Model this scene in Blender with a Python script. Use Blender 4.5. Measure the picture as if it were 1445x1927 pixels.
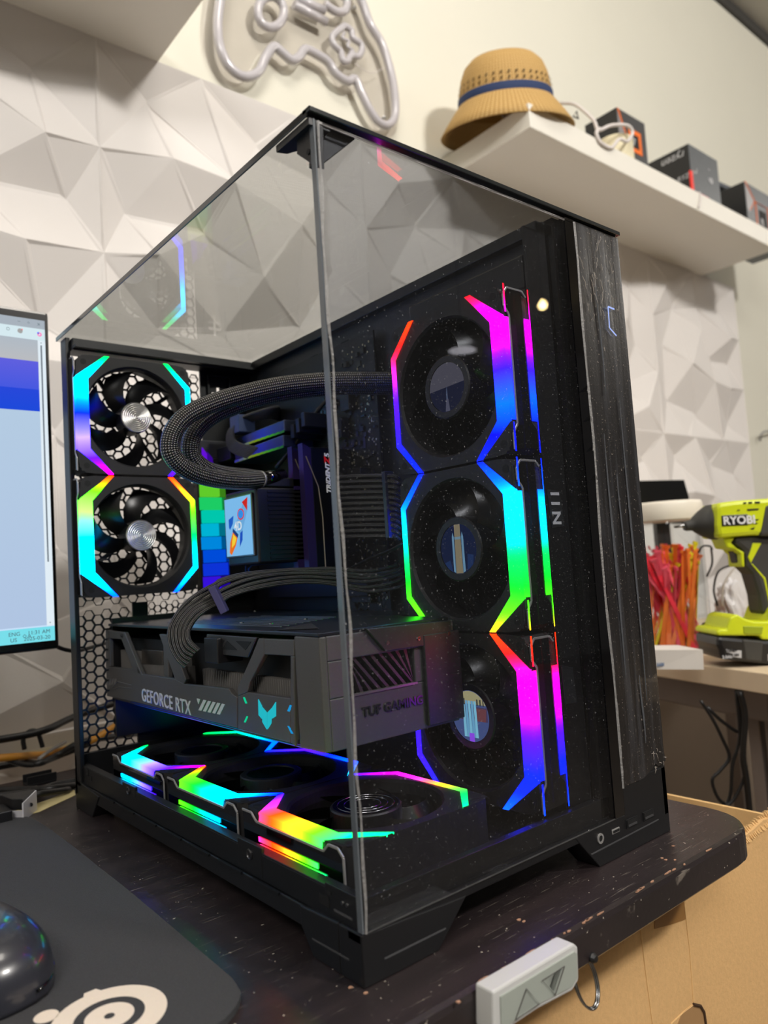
import bpy, bmesh, math, random
from mathutils import Vector, Matrix, geometry
random.seed(7)
S = bpy.context.scene
COL = S.collection
for o in list(bpy.data.objects): bpy.data.objects.remove(o)

# ------------------------------------------------------------------ camera
CP = Vector((-0.23397, -0.32117, 0.21184))
RT = Vector((0.770183, -0.634484, -0.065179))
UP = Vector((0.003822, -0.097597, 0.995219))
FW = Vector((0.637811, 0.76675, 0.072743))
FPX = 1416.374
cd = bpy.data.cameras.new('camera'); cam = bpy.data.objects.new('camera', cd); COL.objects.link(cam)
cam.matrix_world = Matrix(((RT.x, UP.x, -FW.x, CP.x), (RT.y, UP.y, -FW.y, CP.y), (RT.z, UP.z, -FW.z, CP.z), (0, 0, 0, 1)))
cd.sensor_fit = 'HORIZONTAL'; cd.sensor_width = 36.0; cd.lens = 36.0 * FPX / 1445.0
cd.clip_start = 0.01; cd.clip_end = 50
cd.dof.use_dof = True; cd.dof.focus_distance = 0.55; cd.dof.aperture_fstop = 10.0
S.camera = cam
# ------------------------------------------------------------------ world, lights, exposure
S.view_settings.view_transform = 'Standard'; S.view_settings.look = 'None'
S.view_settings.exposure = 0.0; S.view_settings.gamma = 1.0; S.view_settings.use_curve_mapping = False
w = bpy.data.worlds.new('room_light'); S.world = w; w.use_nodes = True
w.node_tree.nodes['Background'].inputs[0].default_value = (1.0, 0.93, 0.84, 1)
w.node_tree.nodes['Background'].inputs[1].default_value = 0.06
def area(name, loc, target, size, power, color):
    l = bpy.data.lights.new(name, 'AREA'); l.shape = 'SQUARE'; l.size = size; l.energy = power; l.color = color
    o = bpy.data.objects.new(name, l); COL.objects.link(o); o.location = loc
    o.rotation_euler = (Vector(target) - Vector(loc)).to_track_quat('-Z', 'Y').to_euler()
    return o
area('key_panel_light', (0.85, -1.96, 2.10), (0.9, 0.79, 0.9), 0.30, 84, (1.0, 0.96, 0.91))
area('left_panel_light', (-1.5, -1.6, 2.10), (-0.2, 0.3, 0.2), 1.0, 70, (1.0, 0.97, 0.93))
area('right_panel_light', (4.3, -1.1, 2.10), (1.9, 0.6, 0.6), 0.8, 34, (1.0, 0.94, 0.86))
area('centre_panel_light', (0.3, -0.2, 2.12), (0.3, 0.1, 0.0), 0.5, 11, (1.0, 0.93, 0.84))

# ------------------------------------------------------------------ helpers
def ray(px, py):
    return RT * ((px - 722.5) / FPX) - UP * ((py - 963.5) / FPX) + FW
def U(px, py, ax, v):            # the point of the plane ax=v seen at a photo pixel
    i = 'xyz'.index(ax); d = ray(px, py); return CP + d * ((v - CP[i]) / d[i])
def T(px, py, t): return CP + ray(px, py) * t

MATS = {}
def lin(c):
    return tuple(((x / 255) / 12.92 if x / 255 <= .04045 else ((x / 255 + .055) / 1.055) ** 2.4) for x in c)
def mat(name, rgb, rough=.5, metal=0, spec=.5, noise=0, nscale=40, bump=0, bscale=200, coat=0, alpha=1, aniso=0, emit=0, rough_var=0):
    if name in MATS: return MATS[name]
    m = bpy.data.materials.new(name); m.use_nodes = True; nt = m.node_tree; b = nt.nodes['Principled BSDF']
    c = lin(rgb); b.inputs['Base Color'].default_value = (*c, 1)
    b.inputs['Roughness'].default_value = rough; b.inputs['Metallic'].default_value = metal
    b.inputs['Specular IOR Level'].default_value = spec; b.inputs['Coat Weight'].default_value = coat
    b.inputs['Coat Roughness'].default_value = .08
    b.inputs['Alpha'].default_value = alpha
    if emit:
        b.inputs['Emission Color'].default_value = (*c, 1); b.inputs['Emission Strength'].default_value = emit
    if aniso:
        b.inputs['Anisotropic'].default_value = aniso
        tg = nt.nodes.new('ShaderNodeTangent'); tg.direction_type = 'RADIAL'; tg.axis = 'Y'
        nt.links.new(tg.outputs[0], b.inputs['Tangent'])
    tc = nt.nodes.new('ShaderNodeTexCoord')
    if noise or rough_var:
        n = nt.nodes.new('ShaderNodeTexNoise'); n.inputs['Scale'].default_value = nscale; n.inputs['Detail'].default_value = 5
        nt.links.new(tc.outputs['Object'], n.inputs['Vector'])
    if noise:
        mx = nt.nodes.new('ShaderNodeMix'); mx.data_type = 'RGBA'
        mx.inputs[6].default_value = (*[x * (1 - noise) for x in c], 1); mx.inputs[7].default_value = (*[min(1, x * (1 + noise)) for x in c], 1)
        nt.links.new(n.outputs['Fac'], mx.inputs[0]); nt.links.new(mx.outputs[2], b.inputs['Base Color'])
    if rough_var:
        mr = nt.nodes.new('ShaderNodeMapRange'); mr.inputs[3].default_value = max(0, rough - rough_var); mr.inputs[4].default_value = rough + rough_var
        nt.links.new(n.outputs['Fac'], mr.inputs[0]); nt.links.new(mr.outputs[0], b.inputs['Roughness'])
    if bump:
        n2 = nt.nodes.new('ShaderNodeTexNoise'); n2.inputs['Scale'].default_value = bscale; n2.inputs['Detail'].default_value = 3
        nt.links.new(tc.outputs['Object'], n2.inputs['Vector'])
        bp = nt.nodes.new('ShaderNodeBump'); bp.inputs['Strength'].default_value = bump; bp.inputs['Distance'].default_value = .001
        nt.links.new(n2.outputs['Fac'], bp.inputs['Height']); nt.links.new(bp.outputs[0], b.inputs['Normal'])
    MATS[name] = m; return m
def led(name, strength):
    m = bpy.data.materials.new(name); m.use_nodes = True; nt = m.node_tree; nt.nodes.clear()
    a = nt.nodes.new('ShaderNodeAttribute'); a.attribute_name = 'Col'
    e = nt.nodes.new('ShaderNodeEmission'); e.inputs[1].default_value = strength
    o = nt.nodes.new('ShaderNodeOutputMaterial')
    nt.links.new(a.outputs['Color'], e.inputs[0]); nt.links.new(e.outputs[0], o.inputs[0]); return m
def glass(name, tint, rough=.01, ior=1.45, haze=0):
    m = bpy.data.materials.new(name); m.use_nodes = True; nt = m.node_tree; nt.nodes.clear()
    t = nt.nodes.new('ShaderNodeBsdfTransparent'); t.inputs[0].default_value = (*tint, 1)
    g = nt.nodes.new('ShaderNodeBsdfGlossy'); g.inputs['Roughness'].default_value = rough
    f = nt.nodes.new('ShaderNodeFresnel')
    ge = nt.nodes.new('ShaderNodeNewGeometry'); mi = nt.nodes.new('ShaderNodeMapRange')      # same reflectance on both faces of the pane
    mi.inputs[3].default_value = ior; mi.inputs[4].default_value = 1/ior
    nt.links.new(ge.outputs['Backfacing'], mi.inputs[0]); nt.links.new(mi.outputs[0], f.inputs[0])
    x = nt.nodes.new('ShaderNodeMixShader'); o = nt.nodes.new('ShaderNodeOutputMaterial')
    nt.links.new(f.outputs[0], x.inputs[0]); nt.links.new(t.outputs[0], x.inputs[1]); nt.links.new(g.outputs[0], x.inputs[2])
    if haze:
        d = nt.nodes.new('ShaderNodeBsdfDiffuse'); d.inputs[0].default_value = (.7, .7, .72, 1)
        y = nt.nodes.new('ShaderNodeMixShader')
        tc = nt.nodes.new('ShaderNodeTexCoord'); n = nt.nodes.new('ShaderNodeTexNoise'); n.inputs['Scale'].default_value = 900
        mr = nt.nodes.new('ShaderNodeMapRange'); mr.inputs[1].default_value = .70; mr.inputs[2].default_value = .78
        mr.inputs[3].default_value = haze; mr.inputs[4].default_value = .5
        nt.links.new(tc.outputs['Object'], n.inputs['Vector']); nt.links.new(n.outputs['Fac'], mr.inputs[0])
        nt.links.new(mr.outputs[0], y.inputs[0]); nt.links.new(x.outputs[0], y.inputs[1]); nt.links.new(d.outputs[0], y.inputs[2])
        nt.links.new(y.outputs[0], o.inputs[0])
    else: nt.links.new(x.outputs[0], o.inputs[0])
    return m

class MB:
    def __init__(s): s.v = []; s.f = []; s.c = {}; s.uv = []
    def add(s, vs, fs, col=None):
        n = len(s.v); s.v += [Vector(v) for v in vs]
        for f in fs:
            if col is not None: s.c[len(s.f)] = col
            s.f.append(tuple(n + i for i in f))
        return s
    def box(s, a, b, col=None):
        x0, y0, z0 = a; x1, y1, z1 = b
        return s.add([(x0,y0,z0),(x1,y0,z0),(x1,y1,z0),(x0,y1,z0),(x0,y0,z1),(x1,y0,z1),(x1,y1,z1),(x0,y1,z1)],
                     [(0,3,2,1),(4,5,6,7),(0,1,5,4),(1,2,6,5),(2,3,7,6),(3,0,4,7)], col)
    def bbox(s, a, b, k):        # box with chamfered vertical (z) edges and slightly eased top
        x0, y0, z0 = a; x1, y1, z1 = b
        p = [(x0+k,y0),(x1-k,y0),(x1,y0+k),(x1,y1-k),(x1-k,y1),(x0+k,y1),(x0,y1-k),(x0,y0+k)]
        q = [(max(x0+k*.6,min(x1-k*.6,x)), max(y0+k*.6,min(y1-k*.6,y))) for x, y in p]
        vs = [(x,y,z0) for x,y in p] + [(x,y,z1-k*.6) for x,y in p] + [(x,y,z1) for x,y in q]
        fs = [tuple(range(7,-1,-1)), tuple(range(16,24))]
        for r in (0, 8):
            for i in range(8): j=(i+1)%8; fs.append((r+i,r+j,r+8+j,r+8+i))
        return s.add(vs, fs)
    def prism(s, pts, d, col=None):     # polygon (3d points) extruded by vector d
        n = len(pts); d = Vector(d); pts = [Vector(p) for p in pts]
        return s.add(pts + [p + d for p in pts], [tuple(range(n)), tuple(range(2*n-1, n-1, -1))] +
                     [(i, i+n, (i+1)%n+n, (i+1)%n) for i in range(n)], col)
    def tube(s, path, r, n=10, cap=True, closed=False, ry=None):
        path = [Vector(p) for p in path]; m = len(path); base = len(s.v); up = None; L = 0
        for i, p in enumerate(path):
            if closed: d = path[(i+1)%m] - path[i-1]
            else: d = path[min(i+1,m-1)] - path[max(i-1,0)]
            d.normalize()
            if up is None: up = Vector((0,0,1)) if abs(d.z) < .9 else Vector((1,0,0))
            sd = d.cross(up).normalized(); up = sd.cross(d).normalized()
            if i: L += (p - path[i-1]).length
            rr = r[i] if isinstance(r, (list, tuple)) else r
            for k in range(n):
                a = 2*math.pi*k/n; s.v.append(p + sd*math.cos(a)*rr + up*math.sin(a)*(ry or rr)); s.uv.append((len(s.v)-1, k/n, L))
        for i in range(m if closed else m-1):
            for k in range(n):
                j = (i+1) % m; s.f.append((base+i*n+k, base+i*n+(k+1)%n, base+j*n+(k+1)%n, base+j*n+k))
        if cap and not closed:
            s.f.append(tuple(base+k for k in range(n-1,-1,-1))); s.f.append(tuple(base+(m-1)*n+k for k in range(n)))
        return s
    def lathe(s, prof, M=None, n=32, cap=True):   # prof (r,h); M 4x4
        M = M or Matrix(); base = len(s.v)
        for r, h in prof:
            for k in range(n): a = 2*math.pi*k/n; s.v.append(M @ Vector((r*math.cos(a), r*math.sin(a), h)))
        for i in range(len(prof)-1):
            for k in range(n): s.f.append((base+i*n+k, base+i*n+(k+1)%n, base+(i+1)*n+(k+1)%n, base+(i+1)*n+k))
        if cap:
            s.f.append(tuple(base+k for k in range(n-1,-1,-1))); s.f.append(tuple(base+(len(prof)-1)*n+k for k in range(n)))
        return s
    def build(s, name, material, parent=None, smooth=False, bevel=0, fixn=True):
        me = bpy.data.meshes.new(name)
        off = Vector(); r = parent
        while r is not None:
            if r.parent is None: off = Vector(r.location)
            r = r.parent
        me.from_pydata([tuple(v - off) for v in s.v], [], s.f)
        if s.c:
            ca = me.color_attributes.new('Col', 'FLOAT_COLOR', 'CORNER')
            for pi, p in enumerate(me.polygons):
                cc = s.c.get(pi, (0, 0, 0))
                for k, li in enumerate(p.loop_indices):
                    c = cc[k] if isinstance(cc[0], (tuple, list)) else cc
                    ca.data[li].color = (*c, 1)
        if s.uv:
            um = {i: (a, b) for i, a, b in s.uv}; uvl = me.uv_layers.new(name='UVMap')
            for p in me.polygons:
                us = [um.get(me.loops[l].vertex_index, (0, 0)) for l in p.loop_indices]
                hi = max(u[0] for u in us)
                for l, u in zip(p.loop_indices, us):
                    uvl.data[l].uv = (u[0] + (1 if hi > .6 and u[0] < .2 else 0), u[1])
        if fixn and not s.c:
            bm = bmesh.new(); bm.from_mesh(me); bmesh.ops.recalc_face_normals(bm, faces=bm.faces); bm.to_mesh(me); bm.free()
        me.materials.append(material)
        if smooth:
            for p in me.polygons: p.use_smooth = len(p.vertices) == 4
        o = bpy.data.objects.new(name, me); COL.objects.link(o)
        if parent is not None: o.parent = parent
        if bevel:
            b = o.modifiers.new('bevel', 'BEVEL'); b.width = bevel; b.segments = 2; b.limit_method = 'ANGLE'; b.angle_limit = .7
        return o
def thing(name, loc, label, cat, group=None):
    o = bpy.data.objects.new(name, None); COL.objects.link(o); o.location = loc; o.empty_display_size = .02
    return tag(o, label, cat, group)
def tag(o, label, cat, group=None):
    o['label'] = label; o['category'] = cat
    if group: o['group'] = group
    return o
def struct(o): o['kind'] = 'structure'; return o
def text(s, size, org, X, Y, m, parent, depth=.0004, shear=0, name='lettering', bold=0, align='LEFT', sx=1, sp=1):
    c = bpy.data.curves.new(name, 'FONT'); c.body = s; c.size = size; c.extrude = depth; c.shear = shear; c.offset = bold
    c.align_x = align; c.resolution_u = 3; c.space_character = sp
    t = bpy.data.objects.new(name, c); COL.objects.link(t); dg = bpy.context.evaluated_depsgraph_get()
    me = bpy.data.meshes.new_from_object(t.evaluated_get(dg)); bpy.data.objects.remove(t)
    X = Vector(X).normalized(); Y = Vector(Y).normalized(); N = X.cross(Y).normalized(); org = Vector(org)
    off = Vector(); r = parent
    while r is not None:
        if r.parent is None: off = Vector(r.location)
        r = r.parent
    for v in me.vertices: v.co = org + X*v.co.x*sx + Y*v.co.y + N*v.co.z - off
    me.materials.clear(); me.materials.append(m)
    o = bpy.data.objects.new(name, me); COL.objects.link(o); o.parent = parent; return o
def smooth_path(pts, k=8):      # Catmull-Rom
    pts = [Vector(p) for p in pts]; P = [pts[0]*2-pts[1]] + pts + [pts[-1]*2-pts[-2]]; out = []
    for i in range(1, len(P)-2):
        a, b, c, d = P[i-1:i+3]
        for j in range(k):
            t = j/k; out.append(.5*((2*b)+(c-a)*t+(2*a-5*b+4*c-d)*t*t+(3*b-a-3*c+d)*t**3))
    return out + [pts[-1]]

# ------------------------------------------------------------------ materials
PLAST = mat('black_plastic', (19,19,21), .42, noise=.12, nscale=300, bump=.15, bscale=2500)
STEEL = mat('black_painted_steel', (17,18,20), .38, spec=.5, bump=.12, bscale=3000, noise=.1, nscale=60)
TRAYM = mat('tray_painted_steel', (38,40,44), .40, spec=.5, bump=.1, bscale=3000, noise=.08, nscale=60)
GLOSSB = mat('glossy_black', (6,6,8), .06, coat=.6, noise=.2)
FANM = mat('fan_frame_plastic', (25,24,25), .55, bump=.2, bscale=2500, noise=.1, nscale=200)
BLADE = mat('fan_blade_plastic', (14,14,16), .28, noise=.2)
CHROME = mat('polished_trim', (176,174,172), .30, .55, noise=.08)
SPUN = mat('spun_aluminium', (225,223,220), .28, .9, aniso=.85, noise=.05)
SCREW = mat('screw_metal', (150,150,150), .25, 1, noise=.1)
PAINT = mat('wall_paint', (222,219,205), .8, spec=.2, noise=.03, nscale=3, bump=.2, bscale=300)
PANEL = mat('white_wall_panel', (222,217,213), .6, spec=.3, noise=.02, nscale=8, bump=.1, bscale=400)
SHELFM = mat('white_laminate', (226,222,212), .45, noise=.02, nscale=5, bump=.03)
GUN = mat('gunmetal_shroud', (82,80,79), .45, .25, noise=.15, nscale=900, bump=.25, bscale=4000)
FIN = mat('fin_aluminium', (140,136,132), .38, .5, noise=.1, nscale=100)
DARK = mat('dark_recess', (8,8,9), .7, noise=.2)
PCB = mat('circuit_board', (14,16,18), .45, noise=.5, nscale=400, bump=.3, bscale=1500)
PRINTW = mat('printed_light_grey', (190,190,192), .5, noise=.05)
LED = led('led_diffuser', 1.0)
LEDS = led('led_diffuser_soft', .8)
SCRN = led('display', 1.0)
RUB = mat('cable_rubber', (22,21,21), .45, noise=.15, nscale=100)
WHITEC = mat('white_cable', (215,208,205), .45, noise=.04)
ORANGE = mat('orange_print', (235,110,20), .5, noise=.05)
def sleeve_mat(name, base, hi, su, sv, rough=.35):
    m = bpy.data.materials.new(name); m.use_nodes = True; nt = m.node_tree; b = nt.nodes['Principled BSDF']
    uv = nt.nodes.new('ShaderNodeUVMap'); sx = nt.nodes.new('ShaderNodeSeparateXYZ'); nt.links.new(uv.outputs[0], sx.inputs[0])
    def wave(sgn):
        a = nt.nodes.new('ShaderNodeMath'); a.operation = 'MULTIPLY'; a.inputs[1].default_value = su; nt.links.new(sx.outputs[0], a.inputs[0])
        c = nt.nodes.new('ShaderNodeMath'); c.operation = 'MULTIPLY_ADD'; c.inputs[1].default_value = sv*sgn
        nt.links.new(sx.outputs[1], c.inputs[0]); nt.links.new(a.outputs[0], c.inputs[2])
        d = nt.nodes.new('ShaderNodeMath'); d.operation = 'MULTIPLY'; d.inputs[1].default_value = 2*math.pi; nt.links.new(c.outputs[0], d.inputs[0])
        e = nt.nodes.new('ShaderNodeMath'); e.operation = 'SINE'; nt.links.new(d.outputs[0], e.inputs[0]); return e
    a, c = wave(1), wave(-1)
    mu = nt.nodes.new('ShaderNodeMath'); mu.operation = 'MULTIPLY'; nt.links.new(a.outputs[0], mu.inputs[0]); nt.links.new(c.outputs[0], mu.inputs[1])
    mr = nt.nodes.new('ShaderNodeMapRange'); mr.inputs[1].default_value = .40; mr.inputs[2].default_value = .95; nt.links.new(mu.outputs[0], mr.inputs[0])
    mx = nt.nodes.new('ShaderNodeMix'); mx.data_type = 'RGBA'; mx.inputs[6].default_value = (*lin(base), 1); mx.inputs[7].default_value = (*lin(hi), 1)
    nt.links.new(mr.outputs[0], mx.inputs[0]); nt.links.new(mx.outputs[2], b.inputs['Base Color'])
    bp = nt.nodes.new('ShaderNodeBump'); bp.inputs['Strength'].default_value = .8; bp.inputs['Distance'].default_value = .0006
    nt.links.new(mu.outputs[0], bp.inputs['Height']); nt.links.new(bp.outputs[0], b.inputs['Normal'])
    b.inputs['Roughness'].default_value = rough; return m
BRAID = sleeve_mat('braided_tube_sleeve', (16,16,17), (185,180,174), 10, 290)
SLEEVE = sleeve_mat('braided_wire_sleeve', (17,17,18), (190,186,180), 4, 700)

# colours (linear)
def C(*c): return lin(c)
GREEN=C(0,225,140); TEAL=C(0,240,200); CYAN=C(0,235,255); SKY=C(0,150,255); BLUE=C(15,60,255); DBLUE=C(10,20,235)
LILAC=C(190,175,255); PURP=C(130,30,250); MAG=C(250,0,250); PINK=C(240,70,230); RED=C(255,50,50); ORAN=C(255,110,20)
YEL=C(250,220,60); LIME=C(150,250,40); PGRN=C(190,255,150); GRN=C(20,235,60); VIO=C(90,40,245)
def hot(c): return tuple(v*(1+9*v**4) for v in c)     # lamps are brighter than their display colour
def grad(cols, t):
    t = max(0, min(.9999, t)) * (len(cols)-1); i = int(t); f = t - i
    return tuple(a*(1-f)+b*f for a, b in zip(cols[i], cols[i+1]))

# ------------------------------------------------------------------ room
YW = .79
struct(MB().box((-3,-4,-.76),(6,YW,-.72)).build('floor', mat('floor_tile', (120,110,100), .5, noise=.1, nscale=2)))
struct(MB().box((-3,-4,2.15),(6,YW,2.2)).build('ceiling', mat('ceiling_paint', (200,196,186), .9, noise=.02)))
wall = struct(MB().box((-3,YW,-.72),(6,YW+.1,2.15)).build('wall_back', PAINT))
struct(MB().box((-3.1,-4,-.72),(-3,YW+.1,2.15)).build('wall_left', PAINT))

# faceted relief panels, 0.51 m square
TS = .51; TX0 = .160; TZ1 = 1.04
def tile_mesh():
    # nodes (u,v,h): u right, v up in tile units, h relief height in metres
    B = .020
    N = [(0,0,B),(1,0,B),(0,1,B),(1,1,B),(.34,1,B),(.72,1,B),(0,.66,B),(0,.34,B),(.5,0,B),(1,.66,B),(1,.34,B),
         (.22,.68,.030),(.085,.50,.000),(.17,.88,.002),(.16,.36,.030),(.35,.50,.000),(.43,.66,.032),(.56,.86,.004),(.52,.36,.030),(.40,.18,.000),
         (.68,.58,.034),(.70,.24,.002),(.86,.80,.002),(.86,.48,.004),(.17,.15,.004),(.84,.13,.028)]
    co = [Vector((a,b)) for a,b,h in N]
    r = geometry.delaunay_2d_cdt(co, [(0,1),(1,3),(3,2),(2,0)], [], 0, 1e-5)
    m = MB(); vs = [(p.x, p.y, N[i][2]) for i, p in enumerate(r[0])]
    # every facet is inset towards its centre so that flat ridge bands stay between the facets
    for tri in r[2]:
        a = [Vector(vs[i]) for i in tri]; c = sum(a, Vector())/len(a)
        k = .87
        inn = [c + (p-c)*k for p in a]
        area_ = ((a[1]-a[0]).cross(a[2]-a[0])).length
        dep = .0022
        inn = [p - Vector((0,0,dep if i == 0 else 0)) for i, p in enumerate(inn)]
        def W(p): return Vector((p.x*TS, -p.z*1.35 - .002, (p.y-1)*TS))
        n = len(m.v)
        m.v += [W(p) for p in a] + [W(p) for p in inn]
        m.f += [(n,n+1,n+4,n+3),(n+1,n+2,n+5,n+4),(n+2,n,n+3,n+5),(n+3,n+4,n+5)]
    # panel edge
    n = len(m.v); m.v += [Vector(p) for p in ((.0008,-.002,-TS+.0008),(TS-.0008,-.002,-TS+.0008),(TS-.0008,-.002,-.0008),(.0008,-.002,-.0008))]; m.f.append((n,n+1,n+2,n+3))
    return m
tm = tile_mesh(); tiles = []
t0 = tm.build('wall_panel', PANEL, wall, fixn=False)
first = True
for r_ in range(4):
    for c_ in range(-3, 4):
        o = t0 if first else t0.copy()
        if not first: COL.objects.link(o)
        first = False; o.parent = wall
        o.rotation_euler = (0, 0, 0)
        flip = (c_ + r_) % 2 == 1 and not (c_ == 0 and r_ == 0)
        x, z = TX0 + c_*TS, TZ1 - r_*TS
        if flip and False: pass
        if flip: o.rotation_euler = (0, math.pi, 0); o.location = (x+TS, YW, z-TS)
        else: o.location = (x, YW, z)
struct(MB().box((-3,YW-.012,2.11),(6,YW,2.15)).build('trim_1', mat('dark_cornice', (60,58,56), .6, noise=.1)))

# shelves
def shelf(x0, x1, label):
    s = MB().box((x0,.542,1.04),(x1,YW,1.09)).build('wall_shelf', SHELFM, bevel=.0015)
    tag(s, label, 'shelf', None)
shelf(-1.0, .259, 'white floating shelf at upper left, empty, above the faceted wall panels')
shelf(.915, 2.0, 'white floating shelf at upper right holding the straw hat and boxes')

# neon game controller sign (off)
sg = thing('neon_sign', (.56, YW, 1.2), 'unlit clear acrylic neon sign shaped like a game controller on the wall', 'sign')
TUBE = mat('neon_tube_silicone', (190,186,190), .22, coat=.5, noise=.04)
def Z2(x, y): return (380 + x/2.779, y/2.779)
def sgp(x, y, yy=.765): px, py = Z2(x, y); return U(px, py, 'y', yy)
outl = [(95,0),(82,120),(90,230),(130,330),(190,390),(250,400),(300,370),(330,305),(375,245),(415,272),(470,315),(510,295),(540,258),(600,285),(660,325),(700,385),(760,425),(800,415),(835,490),(875,570),(920,635),(970,655),(1008,610),(1008,500),(985,370),(940,230),(880,130),(840,20),(790,-80),(690,-190),(560,-230),(440,-330),(330,-370),(210,-320),(130,-170)]
pth = smooth_path([sgp(*q) for q in outl] + [sgp(*outl[0])], 6)[:-1]
MB().tube(pth, .0085, 10, closed=True).build('neon_tube', TUBE, sg, smooth=True)
cen = sum(pth, Vector())/len(pth)
pl = [p + (p-cen).normalized()*.022 for p in pth]; pl = [Vector((p.x, .782, p.z)) for p in pl]
ACR = glass('clear_acrylic', (.93,.92,.92), .03, 1.35)
MB().prism(pl, (0,.004,0)).build('acrylic_plate', ACR, sg)
MB().tube([sgp(360+68*math.cos(a), 62+82*math.sin(a)) for a in [i*math.pi/12 for i in range(24)]], .008, 10, closed=True).build('neon_tube', TUBE, sg, smooth=True)
for a, b in (((480,25),(650,115)), ((500,-5),(640,55)), ):
    MB().tube([sgp(*a), sgp(*b)], .008, 10).build('neon_tube', TUBE, sg, smooth=True)
MB().tube(smooth_path([sgp(640,20),sgp(700,60),sgp(748,55),sgp(755,0),sgp(700,-80)],5), .008, 10).build('neon_tube', TUBE, sg, smooth=True)
cl = [(745,135),(780,160),(790,200),(830,230),(835,265),(815,295),(780,290),(760,320),(735,315),(725,270),(690,235),(680,195),(705,165)]
MB().tube(smooth_path([sgp(*q) for q in cl+[cl[0]]],4)[:-1], .0065, 8, closed=True).build('neon_tube', TUBE, sg, smooth=True)
MB().tube(smooth_path([sgp(745,170),sgp(735,200),sgp(770,215),sgp(760,240),sgp(790,265),sgp(770,275)],5), .003, 6).build('neon_tube', TUBE, sg, smooth=True)
MB().tube(smooth_path([sgp(800,330),sgp(850,370),sgp(900,380),sgp(950,355)],5), .0008, 5).build('wire', WHITEC, sg)
for a, b in ((790,45),(945,620)):
    MB().lathe([(.004,0),(.004,.006),(.001,.008)], Matrix.Translation(sgp(a,b,.785)) @ Matrix.Rotation(math.pi/2,4,'X'), 12).build('standoff', CHROME, sg)

# ------------------------------------------------------------------ black desk
def desk_material():
    m = bpy.data.materials.new('black_brown_laminate'); m.use_nodes = True; nt = m.node_tree; b = nt.nodes['Principled BSDF']
    tc = nt.nodes.new('ShaderNodeTexCoord')
    def noise(sc, det=4, stretch=None):
        n = nt.nodes.new('ShaderNodeTexNoise'); n.inputs['Scale'].default_value = sc; n.inputs['Detail'].default_value = det
        if stretch:
            mp = nt.nodes.new('ShaderNodeMapping'); mp.inputs['Scale'].default_value = stretch; mp.inputs['Rotation'].default_value = (0,0,.5)
            nt.links.new(tc.outputs['Object'], mp.inputs[0]); nt.links.new(mp.outputs[0], n.inputs['Vector'])
        else: nt.links.new(tc.outputs['Object'], n.inputs['Vector'])
        return n
    def thr(n, a, c):
        r = nt.nodes.new('ShaderNodeMapRange'); r.inputs[1].default_value = a; r.inputs[2].default_value = c; nt.links.new(n.outputs['Fac'], r.inputs[0]); return r
    def mix(f, a, bcol):
        x = nt.nodes.new('ShaderNodeMix'); x.data_type = 'RGBA'; nt.links.new(f.outputs[0], x.inputs[0])
        if isinstance(a, tuple): x.inputs[6].default_value = (*a, 1)
        else: nt.links.new(a.outputs[2], x.inputs[6])
        x.inputs[7].default_value = (*bcol, 1); return x
    base = mix(thr(noise(6,6,(1,9,1)), .3, .7), lin((30,25,26)), lin((46,38,39)))
    m1 = mix(thr(noise(420,1), .762, .79), base, lin((190,180,165)))
    m2 = mix(thr(noise(40,8,(1,26,1)), .655, .70), m1, lin((110,102,94)))
    nt.links.new(m2.outputs[2], b.inputs['Base Color'])
    rr = nt.nodes.new('ShaderNodeMapRange'); rr.inputs[3].default_value = .26; rr.inputs[4].default_value = .42
    nt.links.new(noise(9,5).outputs['Fac'], rr.inputs[0]); nt.links.new(rr.outputs[0], b.inputs['Roughness'])
    bp = nt.nodes.new('ShaderNodeBump'); bp.inputs['Strength'].default_value = .12; bp.inputs['Distance'].default_value = .001
    nt.links.new(noise(160,4,(1,14,1)).outputs['Fac'], bp.inputs['Height']); nt.links.new(bp.outputs[0], b.inputs['Normal'])
    return m
DESKM = desk_material()
desk = thing('black_desk', (-.3,.3,-.72), 'scratched black desk with worn edge and rounded corner under the computer', 'desk')
DX1 = .362; DR = .045; DY0 = -.04; DY1 = .62
def desk_outline(ins):
    pts = [(-1.0+ins, DY0+ins)]
    for i in range(9):
        a = -math.pi/2 + i*math.pi/16; pts.append((DX1-DR + (DR-ins)*math.cos(a), DY0+DR + (DR-ins)*math.sin(a)))
    for i in range(9):
        a = i*math.pi/16; pts.append((DX1-.10 + (.10-ins)*math.cos(a), DY1-.10 + (.10-ins)*math.sin(a)))
    pts.append((-1.0+ins, DY1-ins)); return pts
m = MB(); rings = [(0.003,-.024),(0,-.021),(0,-.004),(.0012,-.0012),(.004,0)]
nr = len(desk_outline(0)); base = 0
for ins, z in rings: m.v += [Vector((x,y,z)) for x,y in desk_outline(ins)]
for k in range(len(rings)-1):
    for i in range(nr): j=(i+1)%nr; m.f.append((k*nr+i,k*nr+j,(k+1)*nr+j,(k+1)*nr+i))
m.f.append(tuple(range(nr-1,-1,-1))); m.f.append(tuple((len(rings)-1)*nr+i for i in range(nr)))
m.build('desktop', DESKM, desk)
CHIP = mat('chipped_board', (168,128,102), .8, noise=.3, nscale=500)
ch = MB()
for i in range(22):           # chips out of the front edge
    x = random.choice([random.uniform(.02,.31), random.uniform(.1,.25)]); L = random.uniform(.001,.006)
    y = DY0 + random.uniform(.0015,.0040)
    n = 6; ps = [(x+L*math.cos(a)*random.uniform(.6,1), y+.0009*math.sin(a)*random.uniform(.4,1), .0001) for a in [k*math.pi/3 for k in range(n)]]
    ch.prism(ps, (0,0,-.0006))
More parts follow.
